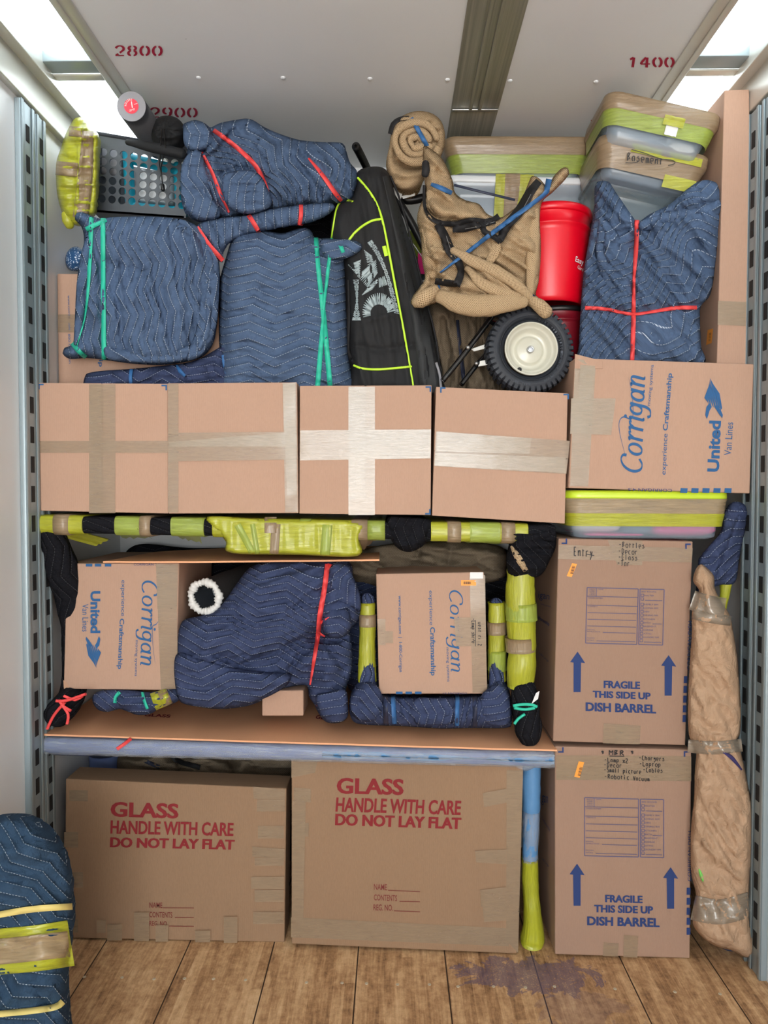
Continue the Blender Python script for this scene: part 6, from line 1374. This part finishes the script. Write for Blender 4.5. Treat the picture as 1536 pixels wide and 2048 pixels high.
# hand cart wheel and frame
tH = thing('hand_cart', 'garden cart with a knobbly black tyre, ivory rim and black tube frame', 'cart', P(1057, 791, 2.66))
wc = P(1057, 703, 2.63); Rw = 88*2.60/FPX
Ax = Matrix.Translation(Vector(wc)) @ Matrix.Rotation(math.radians(90), 4, 'X') @ Matrix.Rotation(D(3), 4, 'Y') @ Matrix.Rotation(D(-3), 4, 'X')
def wl(name, prof, mt, seg=72, parent=tH): return lathe(name, prof, Ax, mt, parent, seg=seg, cap=False)
tw = .045; tp = []
for k_ in range(25):
    a_ = math.pi*2*k_/24*.86-math.pi*.86+math.pi; a_ = -math.pi*.80+k_/24*math.pi*1.6
    tp.append((Rw*.80+Rw*.165*math.cos(a_), tw*math.sin(a_)))
tp = [(Rw*.60, tp[0][1]*.75)]+[(r if r < Rw*.94 else Rw*.94, z) for r, z in tp]+[(Rw*.60, tp[-1][1]*.75)]
V = []; F = []; n_ = len(tp); sg = 96
for k_ in range(sg):
    a_ = 2*math.pi*k_/sg
    for r, z in tp:
        rr_ = r+(.0016*math.sin(1) if False else 0); V.append(tuple(Ax @ Vector((rr_*math.cos(a_), rr_*math.sin(a_), z))))
for k_ in range(sg):
    for i in range(n_): F.append((k_*n_+i, ((k_+1) % sg)*n_+i, ((k_+1) % sg)*n_+(i+1) % n_, k_*n_+(i+1) % n_))
NL = 44
for k_ in range(NL):                                         # tread lugs
    for side in (-1, 1):
        a_ = 2*math.pi*(k_+(.25 if side > 0 else -.25))/NL; da = math.pi/NL*.62
        for (r0, r1, z0, z1) in ((Rw*.86, Rw*.985, tw*.30, tw*.98), ):
            q = []
            for rr_, zz, sk in ((Rw*.80, tw*1.00, 0), (Rw*.955, tw*.86, 0), (Rw*.995, tw*.60, .25), (Rw*.995, tw*.02, .7), (Rw*.90, tw*.02, .7)):
                for s2 in (-1, 1): aa = a_+s2*da*(1-.25*sk)+sk*da*side; q.append(tuple(Ax @ Vector((rr_*math.cos(aa), rr_*math.sin(aa), side*zz))))
            b0 = len(V); V += q
            for j in range(4): F.append((b0+2*j, b0+2*j+1, b0+2*j+3, b0+2*j+2))
            F.append((b0, b0+2, b0+4, b0+6, b0+8)); F.append((b0+1, b0+3, b0+5, b0+7, b0+9))
tyre = mk('tyre', V, F, M['rubber'], tH, smooth=False)
for side in (1,):
    lathe('sidewall_ring', [(Rw*.70, side*tw*1.0), (Rw*.705, side*(tw+.0015)), (Rw*.712, side*tw*1.0)], Ax, M['rubber'], tH, seg=72, cap=False); lathe('sidewall_ring', [(Rw*.80, side*tw*.99), (Rw*.806, side*(tw+.001)), (Rw*.812, side*tw*.98)], Ax, M['rubber'], tH, seg=72, cap=False)
# raised size lettering round the sidewall
M['raised'] = plain('raised_rubber_lettering', lin(70, 76, 86), .6); fw = Face(tuple(Ax @ Vector((0, 0, tw+.001))), tuple(Ax @ Vector((.1, 0, tw+.001))), tuple(Ax @ Vector((0, .1, tw+.001)))); k = Ink()
def round_text(k, s_, cx, cy, r, a0, step, h):
    for i, ch in enumerate(s_):
        if ch == ' ': continue
        a_ = math.radians(a0+step*i); ex = np.array([-math.sin(a_), math.cos(a_)])*(1 if step > 0 else -1); ey = np.array([math.cos(a_), math.sin(a_)])*(1 if step > 0 else -1); p0 = np.array([cx+r*math.cos(a_), cy+r*math.sin(a_)])
        k.text(ch, p0-ex*h*.33, p0+ex*h*.33, p0-ex*h*.33+ey*h)
for s_, a0, st, r in (('DURO', -70, 5.5, 65), ('4.10/3.50-5', -45, 5, 65), ('MAX LOAD AT 50 PSI', 60, -3.4, 70), ('TUBE TYPE', 120, -4, 68)): round_text(k, s_, 1056, 703, r, a0, st, 5)
k.build('sidewall_lettering', fw, M['raised'], tH, .0012)
rp_ = [(Rw*.60, tw*.80), (Rw*.605, tw*.98), (Rw*.585, tw*1.05), (Rw*.565, tw*.98), (Rw*.55, tw*.70), (Rw*.50, tw*.60), (Rw*.47, tw*.55), (Rw*.44, tw*.20), (Rw*.36, tw*.05), (Rw*.33, tw*.08), (Rw*.30, tw*.28), (Rw*.27, tw*.35), (Rw*.16, tw*.37), (Rw*.12, tw*.42), (0.0001, tw*.42)]
rim = wl('rim', rp_, M['rim']); lathe('hub', [(.0125, tw*.42), (.0125, tw*.75), (.011, tw*.80), (.0075, tw*.80), (.007, tw*.5), (.0001, tw*.45)], Ax, M['steel'], rim, seg=24)
lathe('valve', [(.0001, .0), (.008, .0), (.008, .006), (.004, .008), (.0001, .008)], Ax @ Matrix.Translation((-.040, -.072, tw*.58)) , M['black'], rim, seg=16)
ptube('frame_tube', [(885, 762, 2.60, 5.5), (930, 706, 2.61, 5.5), (985, 632, 2.63, 5.5)], M['blackgloss'], tH, seg=12); ptube('frame_tube', [(922, 770, 2.63, 5), (960, 722, 2.65, 5), (1000, 676, 2.68, 5)], M['blackgloss'], tH, seg=12)
ptube('frame_tube', [(975, 640, 2.63, 5), (996, 652, 2.66, 5), (1012, 668, 2.69, 5)], M['blackgloss'], tH, seg=12)
for c4, Yd in (([(942, 698), (974, 687), (976, 696), (948, 703)], 2.66), ([(950, 724), (975, 719), (975, 730), (952, 734)], 2.64)):
    V, F = box8([tuple(P(x, y, Yd)) for x, y in c4]+[tuple(P(x, y, Yd+.012)) for x, y in c4], .002); mk('bracket', V, F, M['bracket'], tH, smooth=False)
for x, y, Yd in ((983, 634, 2.64), (936, 695, 2.60), (953, 727, 2.625)):
    lathe('bolt', [(.0075, 0), (.0075, .004), (.005, .007), (.0001, .008)], Matrix.Translation(Vector(P(x, y, Yd))) @ Matrix.Rotation(D(90), 4, 'X'), M['steel'], tH, seg=12)
# black folded stool behind the burlap
tS = thing('folding_stand', 'black folding stand with a white bracket between the racket bag and the burlap', 'stand', P(820, 560, 2.80))
ptube('stand_leg', [(786, 385, 2.80, 8), (825, 450, 2.80, 8), (860, 520, 2.80, 7)], M['black'], tS, seg=10); ptube('stand_leg', [(870, 390, 2.84, 8), (815, 400, 2.84, 9), (790, 380, 2.84, 9)], M['black'], tS, seg=10); ptube('wire_brace', [(808, 462, 2.78, 1.2), (845, 515, 2.78, 1.2)], M['steel'], tS, seg=6)
for c4 in ([(786, 372), (806, 384), (800, 404), (789, 388)], [(803, 392), (830, 386), (830, 391), (806, 398)]):
    V, F = box8([tuple(P(x, y, 2.77)) for x, y in c4]+[tuple(P(x, y, 2.776)) for x, y in c4], .001); mk('white_bracket', V, F, M['bracket'], tS, smooth=False)

# ------------------------------------------------------------------ perforated basket with rolls
tQ = thing('laundry_basket', 'charcoal plastic basket with rows of round holes, high at the left', 'basket', P(280, 430, 2.9))
q4 = [P(190, 268, 2.80), P(378, 300, 2.80), P(368, 436, 2.80), P(186, 424, 2.80)]; q4 = [np.array(p) for p in q4]
bl_ = lambda u, v: q4[0]*(1-u)*(1-v)+q4[1]*u*(1-v)+q4[2]*u*v+q4[3]*(1-u)*v
V = []; F = []; nu, nv = 9, 6; u0, u1, v0, v1 = .04, 1.02, .15, .88; du, dv = (u1-u0)/nu, (v1-v0)/nv
def quad2(a, b, c_, d_):
    i = len(V); V.extend([a, b, c_, d_]); F.append((i, i+1, i+2, i+3))
for i in range(nu):
    for j in range(nv):
        uc, vc = u0+(i+.5)*du, v0+(j+.5)*dv; ring = []; sq = []; pr = []
        for k_ in range(16):
            a_ = 2*math.pi*k_/16; cx_, sy_ = math.cos(a_), math.sin(a_); m_ = max(abs(cx_), abs(sy_))
            p = bl_(uc+.38*du*cx_, vc+.43*dv*sy_); ring.append(p); pr.append(p+np.array([0, .004, 0])); sq.append(bl_(uc+.5*du*cx_/m_, vc+.5*dv*sy_/m_))
        for k_ in range(16):
            k2 = (k_+1) % 16; quad2(sq[k_], sq[k2], ring[k2], ring[k_]); quad2(ring[k_], ring[k2], pr[k2], pr[k_])
for a_, b_, c_, d_ in ((-.0, 1.02, 0, v0), (0, 1.02, v1, 1.0), (0, u0, v0, v1)): quad2(bl_(a_, c_), bl_(b_, c_), bl_(b_, d_), bl_(a_, d_))
mk('perforated_front', V, F, M['basket'], tQ, smooth=False)
rim_p = [q4[0]+np.array([0, 0, .004]), q4[1]+np.array([0, 0, .004])]; tube('basket_rim', rim_p+[q4[1]+np.array([0, .26, .0])], .007, M['basket'], tQ, seg=8); tube('basket_rim', [q4[0]+np.array([0, 0, .004]), q4[0]+np.array([0, .26, 0])], .007, M['basket'], tQ, seg=8)
bk = np.array([0, .26, 0]); V, F = box8([tuple(q4[0]+bk), tuple(q4[1]+bk), tuple(q4[2]+bk), tuple(q4[3]+bk)]+[tuple(p+bk*1.02) for p in q4], 0); mk('basket_back', V, F, M['basket'], tQ, smooth=False)
V, F = box8([tuple(q4[3]+(q4[0]-q4[3])*.03), tuple(q4[2]+(q4[1]-q4[2])*.03), tuple(q4[2]), tuple(q4[3])]+[tuple(q4[3]+(q4[0]-q4[3])*.03+bk), tuple(q4[2]+(q4[1]-q4[2])*.03+bk), tuple(q4[2]+bk), tuple(q4[3]+bk)], 0); mk('basket_base', V, F, M['basket'], tQ, smooth=False)
V, F = box8([tuple(q4[0]), tuple(q4[0]+np.array([.004, 0, 0])), tuple(q4[3]+np.array([.004, 0, 0])), tuple(q4[3])]+[tuple(p+bk) for p in (q4[0], q4[0]+np.array([.004, 0, 0]), q4[3]+np.array([.004, 0, 0]), q4[3])], 0); mk('basket_side', V, F, M['basket'], tQ, smooth=False)
for (a_, b_, r_, m_, lb) in (((255, 300), (262, 425), 10, 'teal', 'teal foam roll standing at the left inside the basket'), ((262, 318), (375, 345), 10, 'teal', 'teal foam roll lying along the top inside the basket'), ((268, 415), (370, 425), 10, 'teal', 'teal foam roll lying at the bottom inside the basket'), ((355, 330), (360, 420), 9, 'teal', 'teal foam roll standing at the right inside the basket')):
    o = ptube('foam_roll', [(*a_, 2.87, r_), (*b_, 2.87, r_)], M[m_], None, round_=True, seg=16); tag(o, lb, 'foam roll', 'teal rolls in the basket')
V, F = box8([tuple(P(x, y, 2.855)) for x, y in ((278, 335), (345, 350), (342, 405), (274, 400))]+[tuple(P(x, y, 2.855)+np.array([0, .05, 0])) for x, y in ((278, 335), (345, 350), (342, 405), (274, 400))], .01); o = mk('white_package', V, F, M['white'], None); tag(o, 'white package in the middle of the basket behind the round holes', 'package')
V, F = box8([tuple(P(x, y, 2.86)) for x, y in ((196, 285), (245, 292), (240, 350), (194, 345))]+[tuple(P(x, y, 2.86)+np.array([0, .05, 0])) for x, y in ((196, 285), (245, 292), (240, 350), (194, 345))], .01); o = mk('grey_package', V, F, M['foamend'], None); tag(o, 'pale grey package in the upper left of the basket', 'package')
# foam roller
ca = np.array(P(263, 213, 2.60)); cb = np.array(P(318, 292, 2.95)); tR2 = thing('foam_roller', 'thick grey foam roller with a round coral sticker on its end', 'foam roller', (ca+cb)/2-np.array([0, 0, .055]))
rl = 28.5*2.6/FPX; tube('roller_body', [ca+(cb-ca)*t_ for t_ in np.linspace(0, 1, 8)], rl, M['foam'], tR2, seg=40)
ax_ = (cb-ca)/np.linalg.norm(cb-ca); e1 = np.cross(ax_, [0, 0, 1]); e1 /= np.linalg.norm(e1); e2 = np.cross(e1, ax_)
disc = lambda r_, o_, n_=40: [tuple(ca-ax_*o_+(e1*math.cos(a)+e2*math.sin(a))*r_) for a in np.linspace(0, 2*math.pi, n_, endpoint=False)]
mk('foam_end', disc(rl*.985, .0015), [list(range(40))], M['foamend'], tR2); mk('round_sticker', disc(rl*.50, .003), [list(range(40))], M['sticker'], tR2)
fR = Face(disc(rl, .0035)[0], disc(rl, .0035)[10], disc(rl, .0035)[20]); k = Ink(); pc = (263, 210)
round_text(k, 'ROLLERS', pc[0]-1, pc[1], 8.5, 175, 17, 4.2); round_text(k, 'OPTP', pc[0]-1, pc[1]+1, 12.5, 100, -17, 4.2); k.lines([(263, 203), (264, 210), (265, 216)], 2.0); k.lines([(268, 209), (272, 208), (275, 207)], .9)
k.build('sticker_print', fR, M['label'], tR2, .001)
# drawstring bag
b = Blob([(302, 262), (305, 245), (318, 234), (336, 231), (354, 236), (366, 248), (370, 264), (362, 284), (345, 296), (322, 297), (306, 284)], 2.74, .06, .10, R=.06, wr=.003, seed=171, res=2.5, pull=[(327, 256, 32, 13, .010)])
t = bundle('drawstring_bag', 'small black gathered drawstring bag hanging its cord over the basket', 'bag', 'nylon', b, 'bag_body')
tube('cord', [P(324, 258, 2.655), P(321, 290, 2.66), P(319, 330, 2.745), P(326, 372, 2.765)], .0022, M['black'], t, seg=6); tube('cord', [P(328, 258, 2.655), P(331, 295, 2.66), P(322, 335, 2.745), P(325, 372, 2.765)], .0022, M['black'], t, seg=6); ptube('toggle', [(325, 370, 2.765, 4), (326, 380, 2.765, 4)], M['black'], t, round_=True)
o = ptube('black_strap', [(254, 284, 2.70, 5), (280, 290, 2.69, 8), (320, 298, 2.68, 10), (366, 308, 2.68, 10)], M['nylon'], None, round_=True, seg=12, noise=.002); tag(o, 'soft black padded strap lying along the rim of the basket', 'strap')
